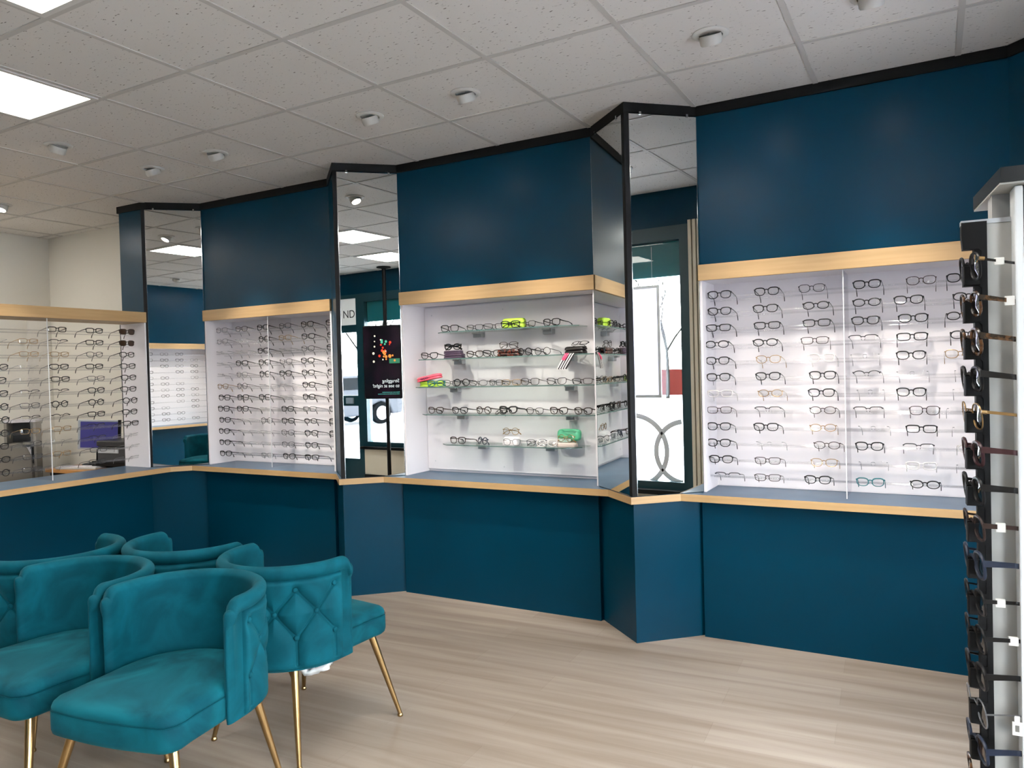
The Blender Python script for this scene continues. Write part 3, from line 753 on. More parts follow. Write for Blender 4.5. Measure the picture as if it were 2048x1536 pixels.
for k in range(16):
    z = FZ[k]; t = thing('glasses', '%s glasses, %s down on the rotating spectacle stand' % (desc[k], ('topmost' if k == 0 else ORD[k] if k < 11 else ['twelfth', 'thirteenth', 'fourteenth', 'fifteenth', 'sixteenth'][k - 11])), 'glasses', (5.352, -2.47, z), .07, 'glasses on the rotating stand')
    m = FRAMEC[cols[k]]; a, b = (.0255, .0205) if k % 2 else (.0250, .0225)
    sil = cols[k] in ('silver', 'gold')
    g = MB(); gl = []
    rr_ = .0013 if sil else .0024 if armw[k] < .0046 else .0030
    for q in (0, 1):   # two rims standing across the rail, one behind the other
        cy = -.036 + .068 * q
        def pt(t_, cy=cy):
            c, s = math.cos(t_), math.sin(t_)
            y = a * math.copysign(abs(c) ** .8, c); zz = b * math.copysign(abs(s) ** .8, s)
            return (-.006 - .012 * (q) + .16 * (y if q == 0 else 0) * -1 - zz * .10, cy + y, zz)
        P = [pt(2 * PI * i / 28) for i in range(28)]
        g.tube(P, rr_, 6, True); gl.append(P)
    g.tube([(-.011, -.009, .006), (-.014, .000, .010), (-.017, .010, .006)], rr_, 6)
    fr = g.build('frame', m, t, True)
    for P in gl:
        h = MB(); R = [P, [(x + (-.006 - x) * 0 - .001, sum(p[1] for p in P) / 28 + (y - sum(p[1] for p in P) / 28) * .4, zz * .4) for x, y, zz in P]]
        R[1] = [(sum(p[0] for p in P) / 28 - .0015, y, zz) for x, y, zz in R[1]]
        vs = h.grid(R, True); h.bm.faces.new(vs[1]); h.build('lens', SUNLENS if k in (13, 14) else DEMO, t, True)
    w = armw[k]
    g = MB(); y0 = -.064
    rows = []
    for i in range(9):
        v = i / 8; x = -.004 + .135 * v; zc = .010 - .018 * v - .004 * v * v - (.018 * max(0, v - .75) * 4) ** 1.0
        hh = w * (1.15 - .25 * math.sin(PI * min(1, v * 1.2))) if w > .003 else w
        yy = y0 + (0.040 * min(1, v * 2.2))
        rows.append([(x, yy, zc + hh), (x, yy - .0014, zc + hh), (x, yy - .0014, zc - hh), (x, yy, zc - hh)])
    vs = g.grid(rows, True); g.bm.faces.new(vs[0]); g.bm.faces.new(vs[-1][::-1]); g.build('temple', m, t)
    MB().tube([(-.016, .062, .008), (.05, .065, .0), (.125, .066, -.012)], max(.0012, w * .5), 6).build('temple', m, t, True)
    if k in (0, 4): MB().tube([(-.004, y0 - .003, .010), (.004, y0 - .002, .009)], .0035, 8).build('hinge', FRAMEC['gold'], t, True)
    if k in tags:
        x = tags[k]; v = (x + .004) / .135; zc = .010 - .018 * v; yy = y0 + .040 * min(1, v * 2.2)
        if k == 12:
            o = MB().prism([(x - .004, yy - .004), (x + .004, yy - .004), (x + .004, yy - .003), (x - .004, yy - .003)], zc - .034, zc + .0).box(x - .0075, x + .0075, yy - .0042, yy - .003, zc - .034, zc - .010, .0005).build('price_tag', TAGM, t)
            box('tag_window', TAGI, x - .003, x + .003, yy - .0047, yy - .0043, zc - .027, zc - .016, o)
        else:
            MB().box(x - .0075, x + .0075, yy - .0045, yy + .0015, zc - w - .005, zc + w + .003, .001).build('price_tag', TAGM, t)
    # black lens holder under each frame
    MB().box(-.0205, .004, -.013, -.0062, z - FZ[0] * 0 - .030, z + .004, .0008).build('lens_holder', BLACK, st)

# ------------------------------------------------------------------ velvet tub chairs
RAD, ARM, TH = .251, .054, .040
PL = 2 * ARM + PI * RAD
ZT, ZB = .738, .345
def upath(s):
    """mid-line of the back shell: from the right arm round the back to the left arm; returns point, outward normal"""
    if s < ARM: return Vector((RAD, -ARM + s)), Vector((1, 0))
    if s > PL - ARM: return Vector((-RAD, -(s - (PL - ARM)))), Vector((-1, 0))
    t = (s - ARM) / RAD
    n = Vector((math.cos(t), math.sin(t)))
    return n * RAD, n
def ztop(s):
    e = min(s, PL - s); c = .034
    z = ZT - .012 * math.cos(PI * (s / PL - .5)) ** 2 * 0
    if e < c: z -= c * (1 - math.sqrt(max(0, 1 - ((c - e) / c) ** 2)))
    return z
def shell_mesh():
    g = MB(); rows = []
    ss = [i / 110 * PL for i in range(111)]
    caps = [PI / 2 * k / 6 for k in range(6, 0, -1)]
    seq = [(0., c) for c in caps] + [(s, 0.) for s in ss] + [(PL, c) for c in caps[::-1]]
    for s, c in seq:
        p, n = upath(s); tg = Vector((n.y, -n.x)) * (1 if s < PL / 2 else -1)
        tg = Vector((0, -1))
        thk = max(math.cos(c), .04); ext = TH * .55 * math.sin(c)
        zt = ztop(s) - (.012 * (1 - math.cos(c)))
        prof = [(-.5, ZB + .03), (-.5, .46), (-.47, zt - .06), (-.46, zt - .03)]
        for k in range(9):
            a = PI - PI * k / 8
            prof.append((.08 + .58 * math.cos(a), zt - .022 + .024 * math.sin(a)))
        prof += [(.60, zt - .036), (.42, zt - .046), (.22, zt - .052), (.22, ZB + .03), (.2, ZB + .008), (.2, ZB), (-.3, ZB)]
        row = []
        for u, z in prof:
            flare = .004 * (z - ZB) / (ZT - ZB)
            q = p + n * (u * TH * thk + flare) + tg * (ext if c else 0)
            row.append((q.x, q.y, z))
        rows.append(row)
    vs = g.grid(rows, True); g.bm.faces.new(vs[0]); g.bm.faces.new(vs[-1][::-1])
    return g.build('backrest', VELVET, smooth=60, me_only=True)
BTN = []
for k, z in enumerate((.648, .560, .468)):
    nb = 6 if k != 1 else 5
    for i in range(nb):
        s = PL / 2 + (i - (nb - 1) / 2) * .148
        BTN.append((s, z))
SEGS = []
for i, a in enumerate(BTN):
    for b in BTN[i + 1:]:
        if abs(abs(a[0] - b[0]) - .074) < .01 and abs(abs(a[1] - b[1]) - .09) < .01: SEGS.append((a, b))
for s, z in BTN:
    if z > .65: SEGS.append(((s, z), (s, z + .06)))
    if z < .47: SEGS.append(((s, z), (s, z - .10)))
def segd(p, a, b):
    dx, dz = b[0] - a[0], b[1] - a[1]; t = ((p[0] - a[0]) * dx + (p[1] - a[1]) * dz) / (dx * dx + dz * dz); t = max(0, min(1, t))
    bow = .008 * math.sin(PI * t)
    return math.hypot(p[0] - a[0] - dx * t, p[1] - a[1] - dz * t)
def tuft_depth(s, z):
    d = 9.; db = 9.
    for a, b in SEGS:
        if abs(s - a[0]) < .12: d = min(d, segd((s, z), a, b))
    for q in BTN: db = min(db, math.hypot(s - q[0], z - q[1]))
    return .019 * (1 - math.exp(-(min(d, db) / .028) ** 2)) ** .6 - .010 * math.exp(-(d / .0035) ** 2) - .010 * math.exp(-(db / .014) ** 2)
def tuft_mesh():
    g = MB(); rows = []
    s0, s1 = .045, PL - .045; ns, nz = 340, 120
    for i in range(ns + 1):
        s = s0 + (s1 - s0) * i / ns; p, n = upath(s); row = []
        zt = ztop(s) - .050
        for j in range(nz + 1):
            v = j / nz; z = ZB + .006 + (zt - ZB - .006) * v
            e = min(s - s0, s1 - s, (z - ZB), (zt - z) * 1.)
            fall = min(1., e / .018); fall = math.sqrt(max(0, fall * (2 - fall)))
            d = (.001 + tuft_depth(s, z)) * fall - .003 * (1 - fall)
            flare = .004 * (z - ZB) / (ZT - ZB)
            q = p + n * (.22 * TH + flare + d - (.012 * max(0, 1 - (z - ZB) / .03) ** 2))
            row.append((q.x, q.y, z))
        rows.append(row)
    g.grid(rows)
    return g.build('tufted_cover', VELVET, smooth=True, me_only=True)
def seat_outline(inset, n_side=14):
    P = []
    def add(x, y): P.append((x, y))
    hw, fy, rc = .243 - inset, -.315 + inset, .055 - inset * .5
    for k in range(7):
        a = PI + PI / 2 * k / 6; add(-hw - .004 + rc + rc * math.cos(a), fy + rc + rc * math.sin(a))
    for k in range(1, 6): add(-hw + rc + (2 * hw - 2 * rc) * k / 6, fy - .012 * math.sin(PI * k / 6))
    for k in range(7):
        a = -PI / 2 + PI / 2 * k / 6; add(hw + .004 - rc + rc * math.cos(a), fy + rc + rc * math.sin(a))
    for k in range(1, 5): add(hw, fy + rc + (-.03 - fy - rc) * k / 5)
    R = .238 - inset
    for k in range(15):
        a = PI * k / 14; add(R * math.cos(a) * (hw / R), -.02 + R * math.sin(a))
    for k in range(4, 0, -1): add(-hw, fy + rc + (-.03 - fy - rc) * k / 5)
    return P
def seat_mesh():
    g = MB(); rows = []
    for ins, z in ((.030, .352), (.012, .354), (.003, .362), (.0, .375), (.0, .425), (.003, .4315), (.0045, .4325), (.003, .4335), (.002, .440), (.006, .452), (.016, .462), (.034, .469)):
        rows.append([(x, y, z) for x, y in seat_outline(ins)])
    base = seat_outline(.034)
    for f_, dz in ((.8, .476), (.5, .483), (.2, .486)):
        rows.append([(x * f_, -.05 + (y + .05) * f_, dz) for x, y in base])
    vs = g.grid(rows, True); g.bm.faces.new(vs[-1]); g.bm.faces.new(vs[0][::-1])
    return g.build('seat', NAP, smooth=60, me_only=True)
SEAM = mat('velvet_seam', (0, 62, 74), .85, spec=.1)
def make_chair(label, loc, rz):
    t = thing('tub_chair', label, 'chair', loc, rz, 'teal velvet tub chairs on the oak floor')
    link('seat', seat_mesh(), t); link('backrest', shell_mesh(), t); link('tufted_cover', tuft_mesh(), t)
    g = MB(); g.tube([(x, y, .4325) for x, y in seat_outline(.0005)], .0012, 6, True); g.build('piping', SEAM, t, True)
    for s, z in BTN:
        p, n = upath(s); fl = .004 * (z - ZB) / (ZT - ZB); p = p + n * (.22 * TH + fl - .001)
        M = Vector((n.x, n.y, 0)).to_track_quat('Z', 'Y').to_matrix()
        MB().lathe([(0, .0085), (.005, .008), (.0085, .006), (.0105, .002), (.010, -.002)], 14, (p.x, p.y, z), M).build('button', VELVET, t, True)
    for sx in (-1, 1):
        for ty, by in ((-.245, -.312), (.150, .205)):
            a, b = Vector((sx * (.195 if ty < 0 else .170), ty, .356)), Vector((sx * (.285 if by < 0 else .240), by, .012))
            lg = MB().tube([a, a.lerp(b, .5), b], [.0155, .0125, .0085], 16).build('leg', GOLD, t, True)
            MB().lathe([(0, 0), (.0105, 0), (.012, .003), (.0115, .008), (.009, .013), (.0, .014)], 16, (b.x, b.y, 0)).build('glide', GOLD, lg, True)
    return t
CH = [('teal velvet tub chair nearest the camera, its whole seat showing', (3.060, -2.410, 0), .17),
      ('teal velvet tub chair directly behind the nearest one, facing the same way', (2.488, -2.436, 0), -.05),
      ('teal velvet tub chair with its tufted buttoned back turned to the camera', (3.005, -1.852, 0), PI - .035),
      ('teal velvet tub chair behind the tufted one, only its upper rim showing', (2.408, -1.850, 0), PI - .02),
      ('teal velvet tub chair turned sideways at the photo edge with dark tufted back', (1.965, -2.205, 0), -PI / 2 + .06),
      ('teal velvet tub chair out of frame, visible only in the corner mirror', (2.42, -3.22, 0), -PI / 2 - .6)]
c0 = make_chair(*CH[0])
for lab, loc, rz in CH[1:]:
    c = copy_tree(c0); c.location = loc; c.rotation_euler = (0, 0, rz); c['label'] = lab
# crumpled plastic packet hanging below the tufted chair
g = MB(); rows = []
rnd = random.Random(3)
for i in range(9):
    rows.append([(i * .018 - .07 + rnd.uniform(-.004, .004), j * .012 + rnd.uniform(-.005, .005), .318 + rnd.uniform(-.012, .012) + .012 * math.sin(i * 1.1) - .004 * abs(j - 3)) for j in range(7)])
g.grid(rows)
pkt = g.build('plastic_packet', mat('white_plastic', (222, 228, 230), .25), smooth=30)
md = pkt.modifiers.new('thickness', 'SOLIDIFY'); md.thickness = .02
pkt.location = (3.105, -1.865, -.026); pkt.rotation_euler = (0, 0, .5)
tag(pkt, 'crumpled white plastic packet hanging under the tufted velvet chair', 'packet')

# ------------------------------------------------------------------ lamps
FR = mat('lamp_frame_white', (214, 212, 206), .5)
def panel(i, j, label):
    t = thing('ceiling_light', label, 'ceiling light', (i * .6 + .3, -j * .6 - .3, CEIL), 0, 'square lit ceiling panels')
    g = MB(); a, b = .286, .262
    for x0, x1, y0, y1 in ((-a, a, -a, -b), (-a, a, b, a), (-a, -b, -b, b), (b, a, -b, b)): g.box(x0, x1, y0, y1, -.010, -.0005)
    g.build('frame', FR, t); box('diffuser', PANEL_E, -b, b, -b, b, -.007, -.002, t)
panel(2, 3, 'square lit ceiling panel nearer the open display')
panel(4, 4, 'square lit ceiling panel cut by the top edge of the photo')
panel(6, 3, 'square lit ceiling panel out of frame, seen whole only in mirrors')
panel(8, 4, 'square lit ceiling panel near the shopfront, seen only in mirrors')
panel(2, 6, 'added square lit ceiling panel near the opposite display')  # panel added behind the camera as extra room light
panel(6, 6, 'added square lit ceiling panel above the front wall walkway')  # another panel added behind the camera for room light
panel(-3, 2, 'square lit ceiling panel in the office')  # office panel added out of view to brighten the office walls
panel(-3, 4, 'second square lit ceiling panel in the office')  # further out-of-view panel added for office brightness
panel(-2, 5, 'added square lit ceiling panel at the far end of the office')  # added out of view, more light for the office
EYE = mat('eyeball_white', (196, 194, 188), .5)
SPOTP = 105.
def downlight(x, y, label, aim=(0, 1), power=None, out=.49):
    t = thing('downlight', label, 'downlight', (x, y, CEIL), math.atan2(aim[1], aim[0]) - PI / 2, 'round eyeball downlights')
    MB().lathe([(.074, -.0005), (.074, -.004), (.066, -.009), (.050, -.009), (.048, -.002), (.048, -.0008)], 32).build('ring', FR, t, 40)
    R = Matrix.Rotation(out, 3, 'X')      # tips the lamp towards +Y (the wall)
    MB().lathe([(.0, .0), (.044, .0), (.046, -.012), (.044, -.034), (.040, -.040), (.036, -.040), (.034, -.030)], 28, (0, -.004, -.006), R).build('eyeball', EYE, t, 40)
    MB().lathe([(0, -.0325), (.033, -.0325), (.033, -.030), (0, -.030)], 24, (0, -.004, -.006), R).build('lamp', LAMP_E, t)
    ld = bpy.data.lights.new('spot', 'SPOT'); ld.energy = SPOTP if power is None else power; ld.color = (1., .93, .82)
    ld.spot_size = .86; ld.spot_blend = 1.; ld.shadow_soft_size = .03
    o = bpy.data.objects.new('spot', ld); COL.objects.link(o); o.parent = t
    o.location = Vector((0, -.004, -.006)) + R @ Vector((0, 0, -.05)); o.rotation_euler = (out, 0, 0)
    return t
downlight(.9, -.9, 'round eyeball downlight nearest the corner pier')
downlight(1.5, -.9, 'round eyeball downlight above the velvet chairs, next from the corner')
downlight(2.7, -.9, 'round eyeball downlight over the near end of the glass shelf bay')
downlight(3.3, -.9, 'round eyeball downlight over the mirror end of the glass shelf bay')
downlight(4.5, -.9, 'round eyeball downlight in front of the display beside the stand', (0, 1), 78.)
downlight(5.1, -.9, 'round eyeball downlight cut by the top edge of the photo')
downlight(.9, -1.5, 'round eyeball downlight in front of the open display', (-1, 0))
downlight(-.9, -.9, 'lit round downlight over the office at the photo edge', (.3, -1), 40, .35)
for x in (2.1, 2.7, 3.3): downlight(x, YF + .9, 'added round eyeball downlight over the opposite display, %s from the corner' % ['first', 'second', 'third'][round((x - 2.1) / .6)], (0, -1))  # downlights added for lighting on the opposite side

# ------------------------------------------------------------------ office furniture behind the open display
DESKW = mat('desk_oak', (196, 142, 84), .45)
dk = thing('office_desk', 'oak topped office desk behind the open display', 'desk', (-.735, -.22, 0))
box('desk_top', DESKW, -.40, .415, -.30, .30, .705, .735, dk, .003)
for x in (-.38, .385): box('leg_panel', DKGREY, x, x + .02, -.27, .28, 0, .705, dk)
box('modesty_panel', DKGREY, -.36, .385, .22, .235, .25, .705, dk)
mo = thing('monitor', 'computer monitor with dark indigo screen on the office desk', 'monitor', (-.91, -.20, .736), .62)
mo.rotation_euler = (0, .05, .62)
box('bezel', ALU, -.172, .155, -.004, .020, .13, .38, mo, .003); box('screen', mat('indigo_screen', (52, 50, 98), .3, emit=(52, 50, 98), estr=.5), -.150, .150, -.006, -.0042, .145, .365, mo)
box('side_bezel', BLACK, .151, .168, -.0065, .022, .128, .382, mo)
MB().box(-.03, .03, .02, .035, .0, .2).box(-.11, .11, -.06, .09, 0, .012, .003).build('foot', BLACK, mo)
pr = thing('printer', 'dark grey printer at the pier end of the office desk', 'printer', (-.55, -.15, .736), .1)
box('body', mat('printer_dark', (62, 62, 64), .5), -.20, .22, -.15, .15, 0, .17, pr, .01); box('paper_tray', BLACK, -.18, .20, -.22, -.148, .02, .06, pr, .004)
box('scanner_lid', mat('printer_lid', (40, 40, 42), .4), -.205, .225, -.155, .152, .173, .22, pr, .01)
box('control_panel', ALU, -.18, .05, -.158, -.149, .12, .15, pr)
kb = thing('keyboard', 'pale slim keyboard on the office desk', 'keyboard', (-.80, -.42, .736), .3)
box('body', mat('keyboard_grey', (186, 188, 190), .5), -.19, .19, -.06, .06, 0, .016, kb, .004)
g = MB()
for i in range(14):
    for j in range(4): g.box(-.18 + i * .026, -.158 + i * .026, -.05 + j * .026, -.028 + j * .026, .016, .020)
g.build('keys', WHITE, kb)
tr = thing('paper_tray', 'white letter tray with papers beside the monitor', 'tray', (-1.055, .02, .736), 0)
for k in range(3):
    MB().box(-.08, .08, -.08, .06, .002 + k * .06, .006 + k * .06).box(-.08, -.076, -.08, .06, k * .06, .06 + k * .06).box(.076, .08, -.08, .06, k * .06, .06 + k * .06).build('tier', WHITE, tr)
cb = thing('cabinet', 'grey open fronted cabinet against the office side wall', 'cabinet', (-1.80, -.33, 0), .85)
GREYC = mat('cabinet_grey', (128, 124, 116), .6)
for x0, x1 in ((-.12, -.10), (.10, .12)): box('side', GREYC, x0, x1, -.10, .10, 0, 1.10, cb)
box('back', GREYC, -.10, .10, .085, .10, 0, 1.10, cb); box('top', WHITE, -.122, .122, -.102, .102, 1.10, 1.12, cb)
for z in (.42, .70, .90): box('shelf', GREYC, -.10, .10, -.095, .085, z, z + .018, cb)
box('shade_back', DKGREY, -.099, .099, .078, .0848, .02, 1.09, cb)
sk = thing('paper_stack', 'white paper bag inside the grey cabinet', 'paper', (-1.785, -.345, .7185))
MB().prism([(-.05, -.05), (.06, -.05), (.055, .04), (-.045, .04)], 0, .16).build('sheet', WHITE, sk)
def office_chair(loc, rz, m, label):
    t = thing('office_chair', label, 'chair', loc, rz)
    g = MB(); rows = []
    for k in range(13):
        v = k / 12; z = .50 + .46 * v; hw = .20 + .03 * math.sin(PI * v) - .10 * max(0, v - .75) ** 2 * 16 * .25; y = .20 + .05 * v
        row = []
        for i in range(24):
            a = 2 * PI * i / 24
            row.append((hw * math.copysign(abs(math.cos(a)) ** .5, math.cos(a)), y + .035 * math.sin(a) + .05 * (1 - math.cos(a) ** 2 * 1), z))
        rows.append(row)
    vs = g.grid(rows, True); g.bm.faces.new(vs[-1]); g.bm.faces.new(vs[0][::-1]); g.build('backrest', m, t, 50)
    MB().box(-.23, .23, -.24, .22, .44, .52, .03, 3).build('seat', m, t, 50)
    MB().tube([(0, .02, .10), (0, .02, .44)], .03, 14).build('column', BLACK, t, True)
    for k in range(5):
        a = 2 * PI * k / 5; lg = MB().tube([(0, .02, .11), (.27 * math.cos(a), .02 + .27 * math.sin(a), .075)], [.022, .014], 8).build('leg', BLACK, t, True)
        MB().lathe([(0, -.012), (.028, -.012), (.030, 0), (.028, .012), (0, .012)], 16, (.27 * math.cos(a), .02 + .27 * math.sin(a), .032), Matrix.Rotation(PI / 2, 3, 'X')).build('caster', BLACK, lg, 40)
    return t
office_chair((-1.36, -.60, 0), PI + .6, mat('chair_fabric_grey', (122, 116, 106), .85), 'grey office chair seen through the open display')
office_chair((-.62, -1.05, 0), PI - .3, mat('chair_fabric_black', (26, 26, 28), .8), 'black office chair pushed to the desk behind the open display')
sd = thing('sideboard', 'low white topped teal sideboard along the office side wall', 'cabinet', (-1.80, -1.27, 0))
box('body', mat('sideboard_teal', (22, 78, 92), .5), -.22, .22, -.34, .34, 0, .70, sd); box('top', WHITE, -.23, .23, -.35, .35, .70, .725, sd)
for y in (-.17, .17): box('door', mat('sideboard_door', (24, 84, 98), .45), .22, .236, y - .165, y + .165, .03, .68, sd, .002)
ph = thing('telephone', 'black desk telephone on the teal sideboard', 'telephone', (-1.78, -1.07, .726), 1.1)
g = MB(); g.extrude([(-.09, -.09, 0), (-.09, .09, 0), (-.09, .09, .07), (-.09, -.09, .025)], (.18, 0, 0)); g.build('body', BLACK, ph)
MB().tube([(-.07, -.09, .05), (-.075, -.04, .072), (-.075, .04, .09), (-.07, .09, .085)], [.022, .015, .015, .022], 10).build('handset', BLACK, ph, True)

# ------------------------------------------------------------------ screen on a pole in front of the window (seen in a mirror)
tv = thing('display_screen', 'portrait advertising screen on a black pole, reading Struggling to see at night', 'screen', (5.62, -3.30, 0), math.radians(167 + 90))
MB().tube([(0, .07, 0), (0, .07, CEIL - .002)], .025, 16).build('pole', BLACK, tv, True)
MB().lathe([(0, 0), (.09, 0), (.09, .012), (.03, .025), (.025, .03)], 24, (0, .07, 0)).build('base_plate', BLACK, tv, 40)
MB().lathe([(0, 0), (.09, 0), (.09, -.012), (.03, -.025), (.025, -.03)], 24, (0, .07, CEIL - .001)).build('ceiling_plate', BLACK, tv, 40)
SZ0, SZ1, SW = 1.13, 2.06, .272
box('case', BLACK, -SW, SW, -.035, .040, SZ0, SZ1, tv, .004)
box('side_trim', ALU, -SW - .004, -SW, -.012, .030, SZ0 + .25, SZ1 - .25, tv)
def screen_mat():
    m = mat('night_screen', (6, 5, 8), .15); b = bsdf(m)
    tc = N(m, 'ShaderNodeTexCoord'); nz = N(m, 'ShaderNodeTexNoise'); nz.inputs['Scale'].default_value = 3.2; nz.inputs['Detail'].default_value = 2
    L(m, tc.outputs['Object'], nz.inputs['Vector'])
    cr = N(m, 'ShaderNodeValToRGB'); e = cr.color_ramp.elements
    e[0].position = .45; e[0].color = lin((10, 8, 14)); e[1].position = .75; e[1].color = lin((48, 24, 40))
    L(m, nz.outputs['Fac'], cr.inputs['Fac']); L(m, cr.outputs['Color'], b.inputs['Emission Color']); b.inputs['Emission Strength'].default_value = .8
    return m
sc = box('screen', screen_mat(), -SW + .012, SW - .012, -.0365, -.0352, SZ0 + .014, SZ1 - .014, tv)
rb = random.Random(11)
for nm, rgb, n, x0, x1, z0, z1, r in (('amber_lights', (255, 150, 60), 9, .02, .22, 1.60, 1.72, .018), ('red_lights', (235, 60, 34), 8, -.10, .12, 1.66, 1.84, .015), ('white_lights', (250, 236, 210), 8, -.14, .06, 1.58, 1.96, .013), ('green_lights', (80, 190, 150), 4, -.02, .08, 1.80, 1.97, .014)):
    g = MB()
    for i in range(n):
        x, z, q = rb.uniform(x0, x1), rb.uniform(z0, z1), r * rb.uniform(.6, 1.3)
        g.lathe([(0, 0), (q, 0), (q * .98, .0006), (0, .0006)], 16, (-x, -.0367, z), Matrix.Rotation(PI / 2, 3, 'X'))
    g.build('picture', emit_mat('screen_' + nm, rgb, 1.1), tv)
box('picture', emit_mat('screen_road_sign', (60, 150, 110), .7), -.25, -.10, -.0372, -.0366, 1.575, 1.635, tv)
SCW = emit_mat('screen_white_text', (240, 244, 244), 1.0); SCT = emit_mat('screen_teal_text', (90, 200, 190), .9)
text('headline', 'Struggling\nto see at night?', .062, SCW, tv, Matrix.Translation((-.235, -.0368, 1.335)) @ XY, .0004)
text('small_print', 'Book your eye examination\nwith us and talk to us about lenses', .022, SCT, tv, Matrix.Translation((-.235, -.0368, 1.205)) @ XY, .0003)

POSTER = mat('poster_white', (240, 236, 244), .6)
tl = N(POSTER, 'ShaderNodeBsdfTranslucent'); tl.inputs['Color'].default_value = lin((240, 236, 246)); mx_ = N(POSTER, 'ShaderNodeMixShader'); mx_.inputs['Fac'].default_value = .5
L(POSTER, bsdf(POSTER).outputs[0], mx_.inputs[1]); L(POSTER, tl.outputs[0], mx_.inputs[2]); L(POSTER, mx_.outputs[0], POSTER.node_tree.nodes['Material Output'].inputs['Surface'])
# poster board hanging inside the window
pb = thing('poster_board', 'white poster board with grey frame hanging in the shopfront window', 'poster', (XR - .03, -1.395, 0))
box('board', POSTER, 0, .006, -.42, .42, 1.22, 2.06, pb)
g = MB()
for a in ((-.44, .44, 1.20, 1.222), (-.44, .44, 2.058, 2.08), (-.44, -.418, 1.222, 2.058), (.418, .44, 1.222, 2.058)): g.box(-.003, .009, a[0], a[1], a[2], a[3])
g.build('frame', ALU, pb)
for y in (-.38, .38): MB().tube([(.003, y, 2.08), (.003, y, 2.38)], .0015, 5).build('cord', ALU, pb)

# ------------------------------------------------------------------ street outside
struct(box('ground', mat('pale_pavement', (228, 230, 233), .85), XR + .1, 60, -60, 30, -.12, -.05), 'pale street and pavement outside the shopfront', 'ground')
def tree(x, y, h, label, seed):
    R = random.Random(seed); g = MB()
    def br(p, d, l, r, dep):
        q = p + d * l; g.tube([p, p.lerp(q, .5) + Vector((R.uniform(-1, 1), R.uniform(-1, 1), 0)) * l * .04, q], [r, r * .85, r * .7], 5)
        if dep:
            for k in range(3):
                nd = (d + Vector((R.uniform(-.8, .8), R.uniform(-.8, .8), R.uniform(-.1, .6)))).normalized(); br(q, nd, l * R.uniform(.6, .8), r * .6, dep - 1)
    br(Vector((0, 0, 0)), Vector((0, 0, 1)), h * .28, h * .012, 5)
    o = g.build('bare_tree', mat('bark', (16, 15, 14), .9, spec=.0), None); o.location = (x, y, -.05)
    return tag(o, label, 'tree', 'bare trees across the street')
tree(34, -11.8, 8, 'bare winter tree across the street behind a brick wall', 1)
tree(26, -23, 8, 'bare winter tree across the street beyond the parked car', 2)
tree(31, -17.5, 7, 'second bare winter tree beyond the parked car', 5)
bw = box('brick_wall', mat('red_brick', (38, 10, 8), .85, spec=0.), 38, 38.25, -16.5, -12.0, -.05, 1.3)
struct(bw, 'low red brick wall across the street', 'wall')
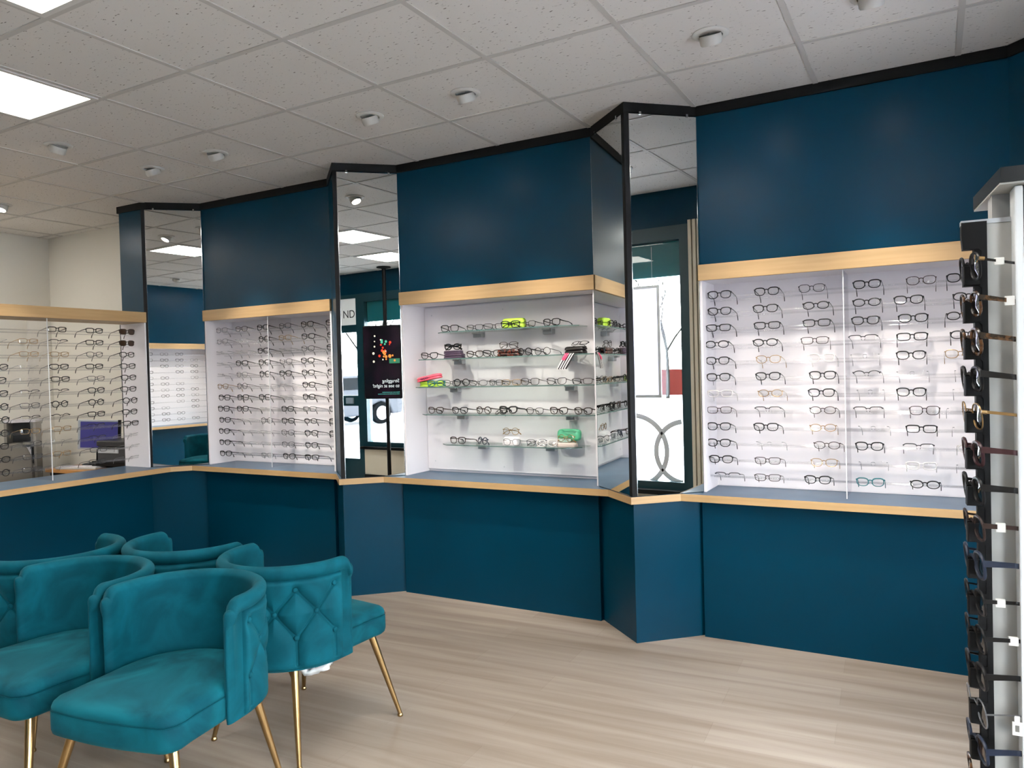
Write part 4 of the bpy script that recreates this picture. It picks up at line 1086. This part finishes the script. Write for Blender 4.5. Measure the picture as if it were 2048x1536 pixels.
def car(loc, rz, m, label):
    t = thing('car', label, 'car', loc, rz, 'cars on the street')
    side = [(-2.1, .35), (-2.15, .75), (-1.95, .95), (-1.2, 1.02), (-.55, 1.45), (.75, 1.48), (1.55, 1.05), (2.05, .95), (2.15, .6), (2.1, .30), (1.75, .28), (1.62, .56), (1.3, .68), (.98, .56), (.85, .28), (-.90, .28), (-1.02, .56), (-1.34, .68), (-1.66, .56), (-1.78, .30)]
    g = MB(); g.extrude([(x, -.85, z) for x, z in side], (0, 1.7, 0)); b = g.build('body', m, t)
    md = b.modifiers.new('soft', 'BEVEL'); md.width = .06; md.segments = 3
    gl = mat('car_glass', (8, 9, 10), .4, spec=.03)
    for y in (-.862, .852): MB().extrude([(x, y, z) for x, z in ((-1.05, 1.04), (-.52, 1.38), (.70, 1.41), (1.35, 1.07))], (0, .01, 0)).build('side_window', gl, t)
    MB().extrude([(-1.17, -.72, 1.06), (-.60, -.66, 1.43), (-.60, .66, 1.43), (-1.17, .72, 1.06)], (-.02, 0, .012)).build('windscreen', gl, t)
    for x in (-1.34, 1.3):
        for y in (-.80, .80):
            wv = MB().lathe([(0, -.1), (.22, -.1), (.32, -.09), (.33, 0), (.32, .09), (.22, .1), (0, .1)], 28, (x, y, .33), Matrix.Rotation(PI / 2, 3, 'X')).build('wheel', mat('tyre', (6, 6, 6), .8, spec=.0), t, 40)
            g = MB(); g.lathe([(0, -.112), (.06, -.112), (.20, -.104), (.21, -.1)], 20, (x, y, .33), Matrix.Rotation(PI / 2, 3, 'X')); g.lathe([(0, .112), (.06, .112), (.20, .104), (.21, .1)], 20, (x, y, .33), Matrix.Rotation(PI / 2, 3, 'X')); g.build('rim', ALU, wv, 40)
    for y in (-.6, .6): MB().lathe([(0, -.03), (.09, -.02), (.11, .02)], 16, (-2.13, y, .72), Matrix.Rotation(-PI / 2, 3, 'Y')).build('headlight', CHROME, t, True)
    return t
car((17.2, -18.6, -.05), .95, mat('car_grey_blue', (26, 31, 38), .5, spec=.03), 'grey blue car parked across the street')
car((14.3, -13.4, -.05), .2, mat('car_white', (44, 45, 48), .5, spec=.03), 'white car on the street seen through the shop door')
car((29, -17.5, -.05), -.9, mat('car_black', (6, 6, 8), .5, spec=.03), 'dark car on the street seen past the screen')

# ------------------------------------------------------------------ sky and view
wd = bpy.data.worlds.new('overcast_sky'); S.world = wd; wd.use_nodes = True
nt = wd.node_tree; bg = nt.nodes['Background']
tc = nt.nodes.new('ShaderNodeTexCoord'); sp = nt.nodes.new('ShaderNodeSeparateXYZ'); cr = nt.nodes.new('ShaderNodeValToRGB')
nt.links.new(tc.outputs['Generated'], sp.inputs[0]); nt.links.new(sp.outputs['Z'], cr.inputs['Fac']); nt.links.new(cr.outputs['Color'], bg.inputs['Color'])
cr.color_ramp.elements[0].color = (1., .985, .985, 1); cr.color_ramp.elements[1].color = (.80, .88, 1., 1)
bg.inputs['Strength'].default_value = 34.

S.view_settings.view_transform = 'Standard'; S.view_settings.look = 'None'
S.view_settings.exposure = .34; S.view_settings.gamma = 1.; S.view_settings.use_curve_mapping = False
cy = S.cycles
cy.max_bounces = 10; cy.diffuse_bounces = 4; cy.glossy_bounces = 6; cy.transmission_bounces = 4; cy.transparent_max_bounces = 40
cy.sample_clamp_indirect = 6.; cy.caustics_reflective = False; cy.caustics_refractive = False
cy.use_denoising = True
